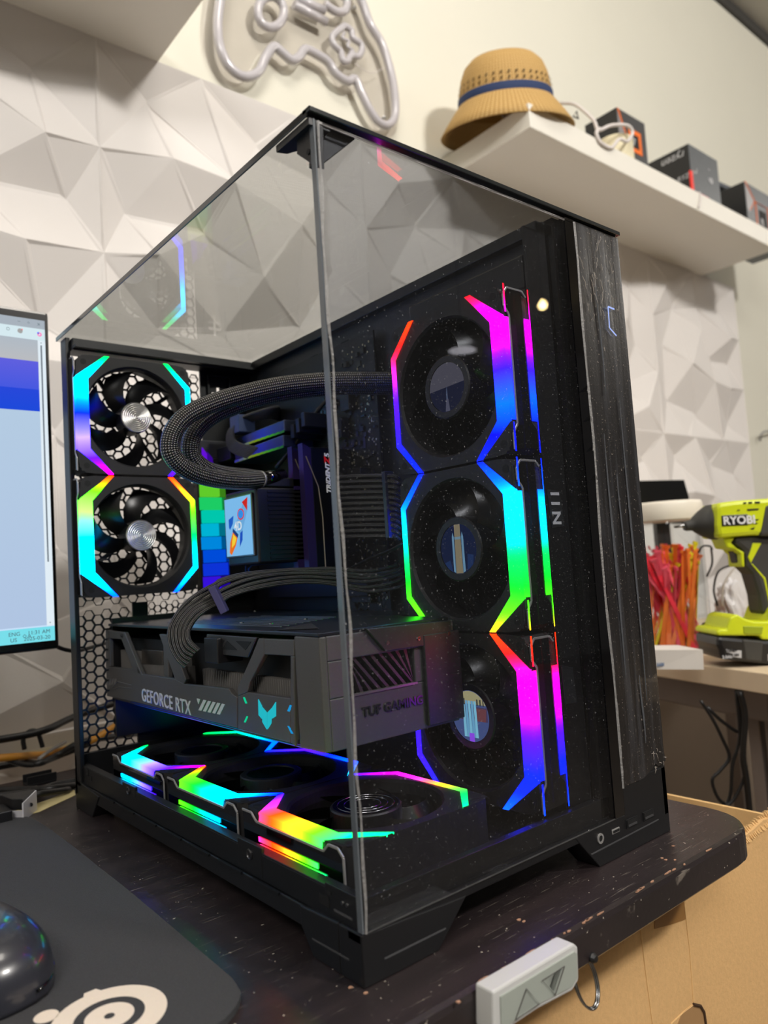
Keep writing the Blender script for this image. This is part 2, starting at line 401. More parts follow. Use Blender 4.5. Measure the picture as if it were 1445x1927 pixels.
for px, py in ((985,1734),(976,1731),(1245,1615),(1252,1618),(1270,1618),(688,1868),(862,1885),(1193,1590),(660,1858),(1266,1592)):
    c = U(px,py,'z',.0001); ps = [(c.x+.0016*math.cos(a)*random.uniform(.5,1.2), c.y+.0012*math.sin(a)*random.uniform(.5,1.2), .0003) for a in [k*math.pi/3 for k in range(6)]]
    ch.prism(ps, (0,0,-.0005))
o = ch.build('edge_chip', CHIP, desk); o['kind'] = 'stuff'
for x in (-.85, .0):
    MB().box((x-.03,.28,-.69),(x+.03,.36,-.03)).build('leg', mat('leg_steel', (40,38,38), .5, noise=.1), desk, bevel=.002)
    MB().box((x-.035,.05,-.72),(x+.035,.58,-.69)).build('foot', MATS['leg_steel'], desk, bevel=.003)
MB().box((-.85,.30,-.06),(.03,.34,-.024)).build('crossbeam', MATS['leg_steel'], desk)

# height control with key ring under the desk edge
rc = thing('desk_height_control', (.08,-.045,-.02), 'pale grey desk height control with up and down triangle keys', 'controller')
RCM = mat('pale_grey_plastic', (196,196,194), .4, noise=.04); RCF = mat('sage_grey_membrane', (158,164,156), .45, noise=.04)
yf = -.052
def rp(px, py, y=yf): return U(px, py, 'y', y)
def Z7(x, y): return (900 + x/2.651, 1480 + y/2.651)
body = [Z7(*q) for q in ((72,1025),(478,783),(498,800),(503,965),(470,1020),(300,1110),(120,1230),(75,1240))]
MB().prism([rp(*q) for q in body], (0,.012,0)).build('housing', RCM, rc, bevel=.0012)
face = [Z7(*q) for q in ((112,1050),(480,826),(492,835),(495,955),(468,1000),(290,1092),(118,1212))]
MB().prism([rp(*q, yf-.0008) for q in face], (0,.001,0)).build('membrane', RCF, rc)
LINE = mat('dark_print', (70,66,64), .5, noise=.1)
for tri in (((240,1010),(305,1085),(185,1165)), ((430,897),(320,968),(384,1040))):
    q = [rp(*Z7(*t), yf-.0014) for t in tri]
    MB().tube([q[0],q[1],q[2]], .0003, 6, closed=True).build('key_outline', LINE, rc)
    c_ = sum(q, Vector())/3
    MB().prism([c_+(p-c_)*.82 + Vector((0,.0006,0)) for p in q], (0,.0006,0)).build('key', RCF, rc)
kr = thing('split_key_ring', rp(1090,1830,-.035), 'steel split key ring hanging beside the desk height control', 'key ring')
cx_ = rp(1100,1838,-.035)
MB().tube([cx_+Vector((.0085*math.cos(a)*1.05, .004*math.sin(a), .0135*math.sin(a)-.002)) for a in [i*math.pi/16 for i in range(32)]], .0008, 8, closed=True).build('ring', SCREW, kr, smooth=True)
MB().tube([cx_+Vector((.0088*math.cos(a)*1.05, .004*math.sin(a)-.0012, .0138*math.sin(a)-.002)) for a in [i*math.pi/16 for i in range(32)]], .0007, 8, closed=True).build('ring', SCREW, kr, smooth=True)
MB().lathe([(.003,0),(.003,.006),(.0018,.008)], Matrix.Translation(rp(1100,1796,-.035)) @ Matrix.Rotation(math.pi/2,4,'X'), 14).build('hook', PLAST, kr)

# ------------------------------------------------------------------ cardboard box
CARD = mat('corrugated_cardboard', (218,176,122), .85, spec=.15, noise=.12, nscale=220, bump=.3, bscale=500)
CARDI = mat('cardboard_inside', (226,186,130), .85, spec=.15, noise=.08, nscale=200)
cb = thing('cardboard_box', (.31,.2,-.72), 'large open cardboard box with torn front flap under the desk corner', 'box')
BX0, BX1, BY0, BY1, BZ = .085, .515, .023, .36, -.05
mf = MB()
hole = [(.40,-.235),(.41,-.222),(.43,-.218),(.45,-.222),(.458,-.235)]
mf.add([(BX0,BY0,-.72),(BX1,BY0,-.72),(BX1,BY0,BZ),(.49,BY0,BZ+.002),(.47,BY0,BZ-.001),(.45,BY0,BZ-.002),(.43,BY0,BZ-.002),(.41,BY0,BZ-.006),(BX0,BY0,BZ-.006),
        (BX0,BY0+.004,-.72),(BX1,BY0+.004,-.72),(BX1,BY0+.004,BZ),(.49,BY0+.004,BZ+.002),(.47,BY0+.004,BZ-.001),(.45,BY0+.004,BZ-.002),(.43,BY0+.004,BZ-.002),(.41,BY0+.004,BZ-.006),(BX0,BY0+.004,BZ-.006)],
       [tuple(range(9)), tuple(range(17,8,-1))] + [(i,i+9,(i+1)%9+9,(i+1)%9) for i in range(9)])
mf.build('front_panel', CARD, cb)
MB().box((BX1-.004,BY0+.004,-.72),(BX1,BY1,BZ)).build('side_panel', CARDI, cb)
MB().box((BX0,BY0+.004,-.72),(BX0+.004,BY1,BZ)).build('side_panel', CARD, cb)
MB().box((BX0,BY1-.004,-.72),(BX1,BY1,BZ)).build('back_panel', CARDI, cb)
MB().box((BX0,BY0,-.72),(BX1,BY1,-.716)).build('bottom_panel', CARD, cb)
fl = MB(); n = 64                                           # torn corrugated edge
prev = None
for i in range(n):
    t = i/(n-1); x = .395 + t*.118; z = BZ - .006 + .010*t + .0012*random.uniform(-1,1)
    fl.add([(x,BY0-.001,z-.007),(x+.0009,BY0-.001,z-.007),(x+.0009,BY0+.006+.001*math.sin(i*1.6),z+.0018*(i%2)),(x,BY0+.006,z+.0018*(i%2)),
            (x,BY0-.0025,z-.007),(x+.0009,BY0-.0025,z-.007),(x+.0009,BY0+.004,z+.002*(i%2)),(x,BY0+.004,z+.002*(i%2))],
           [(0,1,2,3),(4,5,6,7),(0,1,5,4),(2,3,7,6),(0,3,7,4),(1,2,6,5)])
o = fl.build('torn_flute_edge', CARDI, cb); o['kind'] = 'stuff'
for path in ([(1203,1730),(1215,1830),(1228,1927),(1236,1990)], [(1285,1680),(1298,1790),(1305,1890)], [(1305,1890),(1285,1905),(1262,1927)]):
    MB().tube([U(a,b,'y',BY0-.0001) for a,b in path], .0007, 6).build('crease', CARDI, cb)
MB().prism([U(a,b,'y',BY0-.0005) for a,b in ((1232,1690),(1288,1672),(1290,1730),(1262,1740),(1232,1748))], (0,.0005,0)).build('tape_patch', mat('brown_tape', (176,128,70), .3, alpha=.6, noise=.1), cb)
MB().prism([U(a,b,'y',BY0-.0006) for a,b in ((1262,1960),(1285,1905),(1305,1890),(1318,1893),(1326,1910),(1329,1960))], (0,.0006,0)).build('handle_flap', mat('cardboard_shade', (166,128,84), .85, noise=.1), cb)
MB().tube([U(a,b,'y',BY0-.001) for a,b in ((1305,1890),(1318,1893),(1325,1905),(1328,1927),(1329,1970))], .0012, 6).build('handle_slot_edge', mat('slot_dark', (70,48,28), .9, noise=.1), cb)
# crumpled bag in the box
pb = MB(); bm = bmesh.new(); bmesh.ops.create_icosphere(bm, subdivisions=3, radius=.045)
cpt = Vector((.445,.075,-.082))
for v in bm.verts: v.co = v.co*(1+.18*math.sin(v.co.x*190+v.co.y*120)+.12*math.sin(v.co.z*260)); v.co.z *= .7
me = bpy.data.meshes.new('plastic_bag'); bm.to_mesh(me); bm.free(); me.materials.append(mat('white_plastic_film', (225,225,222), .35, noise=.05))
o = bpy.data.objects.new('plastic_bag', me); o.location = cpt; COL.objects.link(o); tag(o, 'crumpled white plastic bag inside the open cardboard box', 'bag')

# ------------------------------------------------------------------ mouse pad
PADM = mat('mouse_pad_cloth', (66,66,68), .95, spec=.15, noise=.35, nscale=1500, bump=.6, bscale=1800)
pad = thing('mouse_pad', (-.3,.24,0), 'dark grey cloth mouse pad with cream ring emblem in front of the monitor', 'mouse pad')
pc = [(-.072,.466),(-.058,.463),(-.047,.452),(-.043,.435),(-.0405,.37),(-.0415,.22),(-.0445,.08),(-.047,.045),(-.053,.033),(-.066,.024),(-.085,.021),(-.5,.03),(-.5,.47)]
pcs = smooth_path([(a,b,0) for a,b in pc[:11]], 4)
pcs = [(p.x+random.uniform(-.0003,.0003), p.y+random.uniform(-.0003,.0003), 0) for p in pcs] + [(a,b,0) for a,b in pc[11:]]
MB().prism([(a,b,.0001) for a,b,c in pcs], (0,0,.0034)).build('cloth', PADM, pad)
CREAM = mat('cream_print', (226,212,196), .9, spec=.15, noise=.05, nscale=900, bump=.3, bscale=1800)
def zpad(x, y): return U(x/3.01, 1800 + y/3.01, 'z', .0036)
e0 = zpad(620,337)       # pupil centre
def ring_print(c, ro, ri, name, seg=48):
    m_ = MB()
    for i in range(seg):
        a, b = 2*math.pi*i/seg, 2*math.pi*(i+1)/seg
        P = lambda r,t: (c.x+r*math.cos(t), c.y+r*math.sin(t), .0037)
        m_.add([P(ro,a),P(ro,b),P(ri,b),P(ri,a)], [(0,1,2,3)])
    m_.build(name, CREAM, pad)
print('emblem pts', e0, zpad(925,290), zpad(805,290), zpad(748,310), zpad(500,175), zpad(260,340))
ring_print(e0, .0115, .0025, 'emblem_pupil')
ring_print(e0, .0270, .0165, 'emblem_ring')
d_ = zpad(510,195) - e0
MB().prism([e0 + d_*.72 + Vector(q) for q in ((-.005,0,0),(.005,0,0),(.005,.003,0),(.003,.008,0),(-.003,.008,0),(-.005,.003,0))], (0,0,.0002)).build('emblem_knob', CREAM, pad)
ring_print(zpad(262,340), .0058, 0.0001, 'emblem_dot', 24)

# mouse
MOUSEM = mat('glossy_dark_mouse', (44,45,52), .28, coat=.4, noise=.05)
def loft_mouse():
    m_ = MB(); n = 28; K = 16
    cx, cy = -.148, .165; Lh, Wd, Hh = .062, .034, .038
    ang = math.radians(12)
    for k in range(K+1):
        z = k/K; s_ = (1 - z**3.2)**.5 if k < K else 0
        for i in range(n):
            a = 2*math.pi*i/n; ca, sa = math.cos(a), math.sin(a)
            ex = 2.6; r = (abs(ca)**ex + abs(sa)**ex)**(-1/ex)
            wx = Wd*r*ca*(1 - .10*math.cos(2*sa))*s_*(1-.04*math.exp(-20*z)); wy = Lh*r*sa*s_
            zz = Hh*z*(1 - .22*max(0, sa)*z)
            m_.v.append(Vector((cx + wx*math.cos(ang) - wy*math.sin(ang), cy + wx*math.sin(ang) + wy*math.cos(ang), .0038 + zz)))
    for k in range(K):
        for i in range(n): m_.f.append((k*n+i, k*n+(i+1)%n, (k+1)*n+(i+1)%n, (k+1)*n+i))
    m_.f.append(tuple(range(n-1,-1,-1)))
    return m_, (cx,cy,ang,Lh,Wd,Hh)
mm, mi = loft_mouse()
mouse = thing('computer_mouse', (-.148,.165,.0038), 'glossy dark computer mouse on the grey mouse pad', 'mouse')
mm.build('shell', MOUSEM, mouse, smooth=True)
MB().tube([Vector((-.148+.0335*math.cos(a)*1.04-.06*math.sin(a)*.2, .165+.062*math.sin(a), .010)) for a in [i*math.pi/24-1.3 for i in range(30)]], .0008, 6).build('base_seam', GLOSSB, mouse, smooth=True)

# ------------------------------------------------------------------ monitor
mon = thing('monitor', (-.30,.52,0), 'flat monitor showing a pale web page and blue banner at left edge', 'monitor')
MX1, MY = .003, .50
mb_ = MB().box((-.60,MY,.150),(MX1,MY+.012,.505)); mb_.build('bezel', mat('monitor_bezel', (14,14,14), .22, coat=.3, noise=.1), mon, bevel=.003)
MB().box((-.56,MY+.012,.18),(-.04,MY+.045,.46)).build('rear_shell', PLAST, mon, bevel=.01)
MB().box((-.33,MY+.045,.02),(-.27,MY+.07,.35)).build('stand_column', PLAST, mon, bevel=.004)
MB().bbox((-.42,MY-.0,0.0),(-.18,MY+.15,.012), .02).build('stand_foot', PLAST, mon)
sx1 = U(86,900,'y',MY-.0006).x; SZ0, SZ1 = .1725, .489
scr = MB()
def sq(x0,x1,z0,z1,c,lay=0,c2=None):
    y = MY-.0006-.0002*lay
    scr.add([(x0,y,z0),(x1,y,z0),(x1,y,z1),(x0,y,z1)], [(0,1,2,3)], [c2 or c, c2 or c, c, c])
X0 = -.585
zz = lambda py, px=40: U(px, py, 'y', MY).z
xx = lambda px: U(px, 700, 'y', MY).x
sx1 = xx(86.5) ; SZ1 = zz(604,80); SZ0 = U(97,1205,'y',MY).z
PG = C(176,205,228)
sq(X0,sx1,SZ0,SZ1,C(182,206,226),0,C(176,196,226))
sq(X0,sx1,SZ1-.0095,SZ1,C(168,178,188),1)
sq(X0,sx1,SZ1-.022,SZ1-.0095,C(214,234,240),1)
sq(X0,sx1-.0075,SZ1-.045,SZ1-.022,C(176,186,196),1,C(186,188,192))
sq(X0,sx1-.0075,SZ1-.098,SZ1-.045,C(96,96,222),1,C(40,84,226))
sq(X0+.5,sx1-.0075,SZ1-.098,SZ1-.075,C(40,72,218),2,C(30,74,218))
sq(sx1-.0075,sx1,SZ0+.015,SZ1-.022,C(226,238,246),1)
sq(sx1-.0050,sx1-.0035,SZ1-.255,SZ1-.027,C(110,120,130),2)
sq(X0,sx1,SZ0,SZ0+.0145,C(120,222,234),1)
sq(X0,sx1,SZ0+.0145,SZ0+.016,C(200,225,250),1)
scr.build('screen', SCRN, mon)
UIM = led('screen_ink', 1); 
def ink(c, nm):
    return mat(nm, c, .6, emit=.6)
INK = ink((70,90,100), 'screen_grey_ink')
yk = MY-.0012
text('11:31 AM', .0055, (sx1-.0045,yk,SZ0+.008), (1,0,0), (0,0,1), INK, mon, .0001, align='RIGHT')
text('2025-03-20', .0055, (sx1-.0045,yk,SZ0+.0022), (1,0,0), (0,0,1), INK, mon, .0001, align='RIGHT')
text('ENG', .0055, (sx1-.044,yk,SZ0+.008), (1,0,0), (0,0,1), INK, mon, .0001)
text('US', .0055, (sx1-.0425,yk,SZ0+.0022), (1,0,0), (0,0,1), INK, mon, .0001)
def icon(x, z, r, m_, n=12, ri=0):
    b_ = MB()
    for i in range(n):
        a, b = 2*math.pi*i/n, 2*math.pi*(i+1)/n; P = lambda q,t: (x+q*math.cos(t), yk, z+q*math.sin(t))
        b_.add([P(r,a),P(r,b),P(ri,b),P(ri,a)], [(0,1,2,3)])
    b_.build('icon', m_, mon)
icon(sx1-.0055, SZ1-.0155, .0022, ink((210,70,150),'icon_magenta'), 12, .001)
icon(sx1-.0068, SZ1-.0142, .0012, ink((20,110,220),'icon_blue'), 8)
icon(sx1-.0245, SZ1-.0145, .0026, ink((120,122,124),'icon_grey'))
icon(sx1-.0225, SZ1-.0128, .0007, ink((220,50,70),'icon_red'))
icon(sx1-.0360, SZ1-.0140, .0019, INK, 5, .0014)
icon(sx1-.0290, SZ0+.0070, .0020, INK, 4, .0014); icon(sx1-.0245, SZ0+.0070, .0012, INK, 8, .0006)
text('x', .0062, (sx1-.0075,yk,SZ1-.0062), (1,0,0), (0,0,1), INK, mon, .0001)
icon(sx1-.0160, SZ1-.0045, .0013, INK, 4, .0008)
b_ = MB().box((sx1-.0265,yk,SZ1-.0046),(sx1-.0240,yk+.0002,SZ1-.0042)); b_.build('icon', INK, mon)
icon(sx1-.0043, SZ1-.0245, .0009, INK, 3); icon(sx1-.0043, SZ0+.0185, .0009, INK, 3)
# cable leaving monitor to the right
cab = MB().tube(smooth_path([U(92,1205,'y',.53),U(108,1217,'y',.53),U(130,1224,'y',.53),U(150,1224,'y',.54),U(200,1210,'y',.56)],6), .0022, 8).build('display_cable', RUB, smooth=True)
tag(cab, 'thin black cable leaving the lower corner of the monitor', 'cable')

# ------------------------------------------------------------------ LED fans
def ngon(c, r, n, a0=0): return [(c[0]+r*math.cos(a0+2*math.pi*i/n), c[1]+r*math.sin(a0+2*math.pi*i/n)) for i in range(n)]
def make_fan(O, A, B, N, wide, thin, hub, label, group, rot=0, side=True, back=False, far=None, slots=((-14,-17.2,24,92),(-18.4,-21.6,26,100))):
    O, A, B, N = Vector(O), Vector(A), Vector(B), Vector(N)
    P = lambda u, v, n=0: O + (A*u + B*v + N*n)*.001
    f = thing('case_fan', P(60,60,-14), label, 'fan', group)
    # frame
    n = 64; m = MB(); outer = []; inner = []
    for i in range(n):
        a = 2*math.pi*(i+.5)/n; c, s = math.cos(a), math.sin(a)
        r = min(59.6/max(abs(c),1e-6), 59.6/max(abs(s),1e-6), 80/max(abs(c)+abs(s),1e-6)*1.42*.985)
        outer.append((60+r*c, 60+r*s)); inner.append((60+51*c, 60+51*s))
    for (d, rr) in ((0, 0), (-1.5, 2), (-27, 3), (-28, 0)): pass
    L = [[P(u,v,-.0) for u,v in outer], [P(u,v,-28) for u,v in outer], [P(60+(u-60)*1.05,60+(v-60)*1.05,-28) for u,v in inner],
         [P(60+(u-60)*.985,60+(v-60)*.985,-9) for u,v in inner], [P(u,v,-2) for u,v in inner], [P(60+(u-60)*1.03,60+(v-60)*1.03,0) for u,v in inner]]
    for l in L: m.v += l
    for k in range(6):
        for i in range(n): j=(i+1)%n; q=(k+1)%6; m.f.append((k*n+i,k*n+j,q*n+j,q*n+i))
    m.build('frame', FANM, f)
    # screw holes
    for (u, v) in ((8,8),(112,8),(8,112),(112,112)):
        h = MB(); ps = [P(a,b,.25) for a,b in ngon((u,v),3.0,14)]; h.prism(ps, N*-.0003); h.build('screw_hole', DARK, f)
    # corner plates
    for (cu, cv) in ((0,0),(1,0),(0,1),(1,1)):
        q = [(2,2),(24,2),(2,19)] if True else 0
        pts = [(x if cu == 0 else 120-x, y if cv == 0 else 120-y) for x, y in [(3,3),(25,3),(24,5.5),(6,20),(3,20)]]
        m = MB().prism([P(a,b,0) for a,b in pts], N*.00015); m.build('corner_plate', FANM, f)
    # light strips
    def strip(pairs, cols, nm='light_strip', n0=.6, mtl=LED):
        m = MB(); tot = 0; segs = []
        for (a, b) in zip(pairs[:-1], pairs[1:]):
            l = math.dist(a[0], b[0]); segs.append((tot, tot+l, a, b)); tot += l
        for (s0, s1, a, b) in segs:
            k = max(2, int((s1-s0)/4))
            for i in range(k):
                t0, t1 = i/k, (i+1)/k; lp = lambda p, q, t: [p[j]*(1-t)+q[j]*t for j in range(len(p))]
                o0, o1, i0, i1 = lp(a[0],b[0],t0), lp(a[0],b[0],t1), lp(a[1],b[1],t0), lp(a[1],b[1],t1)
                c0, c1 = hot(grad(cols, (s0+(s1-s0)*t0)/tot)), hot(grad(cols, (s0+(s1-s0)*t1)/tot))
                e = lambda q, d=0: P(q[0], q[1], (q[2] if len(q) > 2 else n0)+d)
                m.add([e(o0),e(o1),e(i1),e(i0)], [(0,1,2,3)], [c0,c1,c1,c0])
                m.add([e(o0),e(o1),e(o1,-1.2),e(o0,-1.2)], [(0,1,2,3)], [c0,c1,c1,c0])
                m.add([e(i0),e(i1),e(i1,-1.2),e(i0,-1.2)], [(0,1,2,3)], [c0,c1,c1,c0])
        return m.build(nm, mtl, f)
    strip([((29,0,.4),(34,0,.6)),((0.2,23,.3),(12,25,.6)),((0.2,97,.3),(12,95,.6)),((29,120,.4),(34,120,.6))], wide)
    strip([((96,0),(91,0)),((119.5,24),(114.5,26)),((119.5,96),(114.5,94)),((96,120),(91,120))], thin)
    if side:
        # side of the strip: lit lip, chrome trim, black mirror and two lower slots
        m = MB(); k = 18; a_, b_ = 24, 96
        for i in range(k):
            v0, v1 = a_+(b_-a_)*i/k, a_+(b_-a_)*(i+1)/k; c0, c1 = hot(grad(wide, .24+.52*i/k)), hot(grad(wide, .24+.52*(i+1)/k))
            m.add([P(.2,v0,.3),P(.2,v1,.3),P(-.4,v1,-4.6),P(-.4,v0,-4.6)], [(0,1,2,3)], [c0,c1,c1,c0])
        m.build('light_strip_lip', LED, f)
        tr = [(3,-1),(15,-1),(21,-5.5),(98,-5.5),(103,-1),(112,-1),(117,-5),(117,-21),(113,-25)]
        m = MB()
        for (p, q) in zip(tr[:-1], tr[1:]):
            d = Vector((q[0]-p[0], q[1]-p[1])); L_ = d.length; d.normalize(); nn = Vector((-d.y, d.x))*.8
            m.prism([P(-1.2,p[0]-nn.x,p[1]-nn.y),P(-1.2,q[0]-nn.x,q[1]-nn.y),P(-1.2,q[0]+nn.x,q[1]+nn.y),P(-1.2,p[0]+nn.x,p[1]+nn.y)], A*.0011)
        m.build('chrome_trim', CHROME, f, bevel=.0003)
        MB().prism([P(-.9,v,q) for v,q in ((4,-2),(15,-2),(21,-6.3),(98,-6.3),(103,-2),(112,-2),(116,-5),(116,-20),(103,-20),(98,-20),(24,-20),(18,-26),(5,-26))], A*.0008).build('mirror_panel', GLOSSB, f)
        for (q0, q1, v0, v1) in slots:
            m = MB(); k = 16
            for i in range(k):
                x0, x1 = v0+(v1-v0)*i/k, v0+(v1-v0)*(i+1)/k; c0, c1 = hot(grad(wide, v0/120+(v1-v0)/120*i/k)), hot(grad(wide, v0/120+(v1-v0)/120*(i+1)/k))
                m.add([P(-1.35,x0,q0),P(-1.35,x1,q0),P(-1.35,x1,q1),P(-1.35,x0,q1)], [(0,1,2,3)], [c0,c1,c1,c0])
            m.build('side_light_slot', LEDS, f)
        MB().prism([P(-.7,v,q) for v,q in ((4,-26.3),(22,-20),(24,-22),(30,-27.8),(4,-27.8))], A*.0006).build('slot_end', FANM, f)
    if far:      # unseen light slot added on the opposite side, to light the tray
        m = MB(); k = 16
        for i in range(k):
            x0, x1 = 24+72*i/k, 24+72*(i+1)/k; c0, c1 = hot(grad(far, i/k)), hot(grad(far, (i+1)/k))
            m.add([P(120.6,x0,-14),P(120.6,x1,-14),P(120.6,x1,-22),P(120.6,x0,-22)], [(0,1,2,3)], [c0,c1,c1,c0])
        m.build('side_light_slot', LED, f)
    # motor, blades, struts
    hr = 16 if hub == 'metal' else 24
    M = Matrix.Identity(4)
    for i_, ax in enumerate((A, B, N)):
        for r_ in range(3): M[r_][i_] = ax[r_]*.001
    ctr = P(60,60,0)
    for r_ in range(3): M[r_][3] = ctr[r_]
    imp = MB().lathe([(hr-1,-24),(hr,-22),(hr,-2.5),(hr-.8,-1.5),(hr-.8,-1.5)], M, 40).build('impeller_hub', PLAST, f, smooth=False)
    for b in range(7):
        m = MB(); K = 8; J = 4; r0, r1 = hr-.5, 49.2
        for k in range(K+1):
            r = r0 + (r1-r0)*k/K; sweep = -.55*(k/K)**1.5
            for j in range(J+1):
                t = j/J; a = rot + b*2*math.pi/7 + sweep + t*(.62 - .08*k/K); h = -5.5 - 15*t*(1-.25*k/K) - 1.2*math.sin(t*math.pi)
                m.v.append(P(60+r*math.cos(a), 60+r*math.sin(a), h))
        for k in range(K):
            for j in range(J): s_=k*(J+1)+j; m.f.append((s_,s_+1,s_+J+2,s_+J+1))
        m.build('blade', BLADE, imp, smooth=True, fixn=False)
    if back:
        for a in (.6, 2.17, 3.74, 5.31):
            d = Vector((math.cos(a), math.sin(a))); q = Vector((-d.y, d.x))*2
            m = MB().prism([P(60+d.x*hr+q.x,60+d.y*hr+q.y,-25),P(60+d.x*54+q.x,60+d.y*54+q.y,-25),P(60+d.x*54-q.x,60+d.y*54-q.y,-25),P(60+d.x*hr-q.x,60+d.y*hr-q.y,-25)], N*-.0025); m.build('strut', FANM, f)
    if hub == 'metal':
        prof = [(15.6,-2),(15.6,-.6),(15.0,0)]
        for r in range(14,0,-2): prof += [(r+.6,0),(r+.4,-.12),(r,-.12),(r-.2,0)]
        prof += [(.3,0)]
        MB().lathe(prof, M, 48).build('hub_disc', SPUN, f)
    elif hub == 'rings':
        MB().lathe([(22,-2),(22,-1.2),(.3,-1.2)], M, 40).build('hub_disc', GLOSSB, f)
        for r in (10, 14.5, 19):
            MB().tube([P(60+r*math.cos(a),60+r*math.sin(a),-1.1) for a in [i*math.pi/20 for i in range(40)]], .0002, 6, closed=True).build('hub_ring', SCREW, f)
    else:
        MB().lathe([(24,-4),(24,-1.2),(23,-.4),(18.6,-.4),(18.6,-1.2)], M, 48, cap=False).build('display_bezel', PLAST, f, smooth=False)
        MB().lathe([(18.6,-1.3),(18.6,-1.0),(.3,-1.0)], M, 48).build('display_glass', GLOSSB, f)
        if hub != 'dark':
            m = MB(); R_ = 18.3
            def disc(c, n0=-.9):
                k = 48; m.add([P(60,60,n0)] + [P(60+R_*math.cos(2*math.pi*i/k), 60+R_*math.sin(2*math.pi*i/k), n0) for i in range(k)], [(0,1+i,1+(i+1)%k) for i in range(k)], c)
            def poly(pts, c, lay=1):
                cc = []
                for (x, y) in pts:
                    r = math.hypot(x, y)
                    if r > R_: x, y = x*R_/r, y*R_/r
                    cc.append(P(60-x, 60+y, -.9+.06*lay))
                m.add(cc, [tuple(range(len(cc)))], c)
            if hub == 'sky':
                disc(C(30,34,58)); 
                poly([(18.3*math.cos(a),18.3*math.sin(a)) for a in [.05+i*(math.pi-.0)/16 for i in range(17)]], C(88,86,98))
                poly([(.6,-18),(-1.8,-18.2),(-1.2,-9),(-.9,-4),(0,1),(.4,-4),(.6,-9)], C(84,96,124), 2)
                poly([(2.2,-18.3),(-2.6,-18.3),(-1.2,-9),(1,-9)], C(92,92,112), 3)
            elif hub == 'shuttle':
                disc(C(24,36,70))
                poly([(-15,-10),(-9,-8),(-7,-18),(-12,-15)], C(34,58,104), 1); poly([(9,-4),(15,-5),(14,-12),(8,-16)], C(34,58,104), 1)
                poly([(-3,18.2),(3,18.2),(3.6,-18.2),(-3.6,-18.2)], C(150,138,112), 2)
                poly([(-5.8,-16.5),(-3.8,-17.5),(-3.8,9),(-4.8,12.5),(-5.8,9)], C(120,165,196), 3)
                poly([(3.8,-17.5),(6.2,-16.5),(5.8,9),(4.8,12.5),(3.8,9)], C(120,165,196), 3)
                poly([(-3.2,9),(3.2,9),(3.2,7),(-3.2,7)], C(130,160,176), 4)
            else:
                disc(C(72,86,134)); poly([(18*math.cos(a),18*math.sin(a)) for a in [.5+i*(math.pi-1)/12 for i in range(13)]], C(168,160,120), 1)
                poly([(-17,-3),(-17,7),(17,7),(17,-3)], C(78,62,92), 2); poly([(6,6),(16,6),(15,-3),(7,-3)], C(112,66,72), 3)
                for i, x in enumerate((-6,-3.2,-.4,2.4,5.2)):
                    poly([(x-1.1,11),(x+1.1,11),(x+1.8,-15),(x-.9,-15)], C(130,196,222) if i % 2 == 0 else C(110,170,205), 4)
                poly([(-2,-12),(3,-12),(3,-18),(-2,-18)], C(150,80,240), 5)
                for x in (-12,-9,-6,7,10,13): poly([(x,12.5),(x+1.4,12.5),(x+1.4,8),(x,8)], C(58,60,60), 5)
            m.build('display_picture', SCRN_DIM if hub != 'exhaust' else SCRN, f)
    return f
SCRN_DIM = led('display_dim', .75)
# rear exhaust fans (face the front, wide strip on the open side)
R1 = [BLUE, CYAN, CYAN, GREEN]
make_fan((.004,.4234,.3215), (1,0,0), (0,0,1), (0,-1,0), [MAG,PURP,LILAC,BLUE,CYAN,CYAN,GREEN], [PURP,VIO,SKY,CYAN,CYAN,GREEN], 'metal',
         'upper rear exhaust fan glowing green, cyan and violet with silver hub', 'rear exhaust fans', .3, True, True)
make_fan((.004,.4234,.2000), (1,0,0), (0,0,1), (0,-1,0), [SKY,CYAN,CYAN,CYAN,PGRN,LIME,ORAN], [SKY,CYAN,CYAN,GREEN,LIME,YEL,ORAN], 'metal',
         'lower rear exhaust fan glowing orange, lime and cyan with silver hub', 'rear exhaust fans', .6, True, True)
SS = ((-20.5,-27.6,24,97),(-26.6,-27.6,2,24),(-26.6,-27.6,97,119),(-.6,-2.0,2,22),(-.6,-2.0,99,119))
# side intake fans on the radiator
make_fan((.160,.011,.2825), (0,1,0), (0,0,1), (-1,0,0), [BLUE,DBLUE,SKY,VIO,MAG,MAG,RED], [BLUE,BLUE,VIO,PURP,PINK,RED,ORAN], 'sky',
         'top fan of the vertical row, magenta light strip and dim round display', 'vertical radiator fans', .2, slots=SS, far=[BLUE,SKY,CYAN,SKY,BLUE])
make_fan((.160,.011,.1615), (0,1,0), (0,0,1), (-1,0,0), [YEL,LIME,GRN,GREEN,CYAN,CYAN,SKY,BLUE], [LIME,LIME,GRN,TEAL,CYAN,SKY,BLUE], 'shuttle',
         'middle fan of the vertical row, cyan green strip and rocket display', 'vertical radiator fans', .5, slots=SS, far=[GRN,TEAL,CYAN,SKY,BLUE])
make_fan((.160,.011,.0405), (0,1,0), (0,0,1), (-1,0,0), [SKY,BLUE,BLUE,PURP,MAG,MAG,RED,ORAN], [BLUE,VIO,VIO,PURP,PURP,RED], 'exhaust',
         'bottom fan of the vertical row, magenta blue strip and bright plume display', 'vertical radiator fans', .8, slots=SS, far=[BLUE,VIO,PURP,PURP])
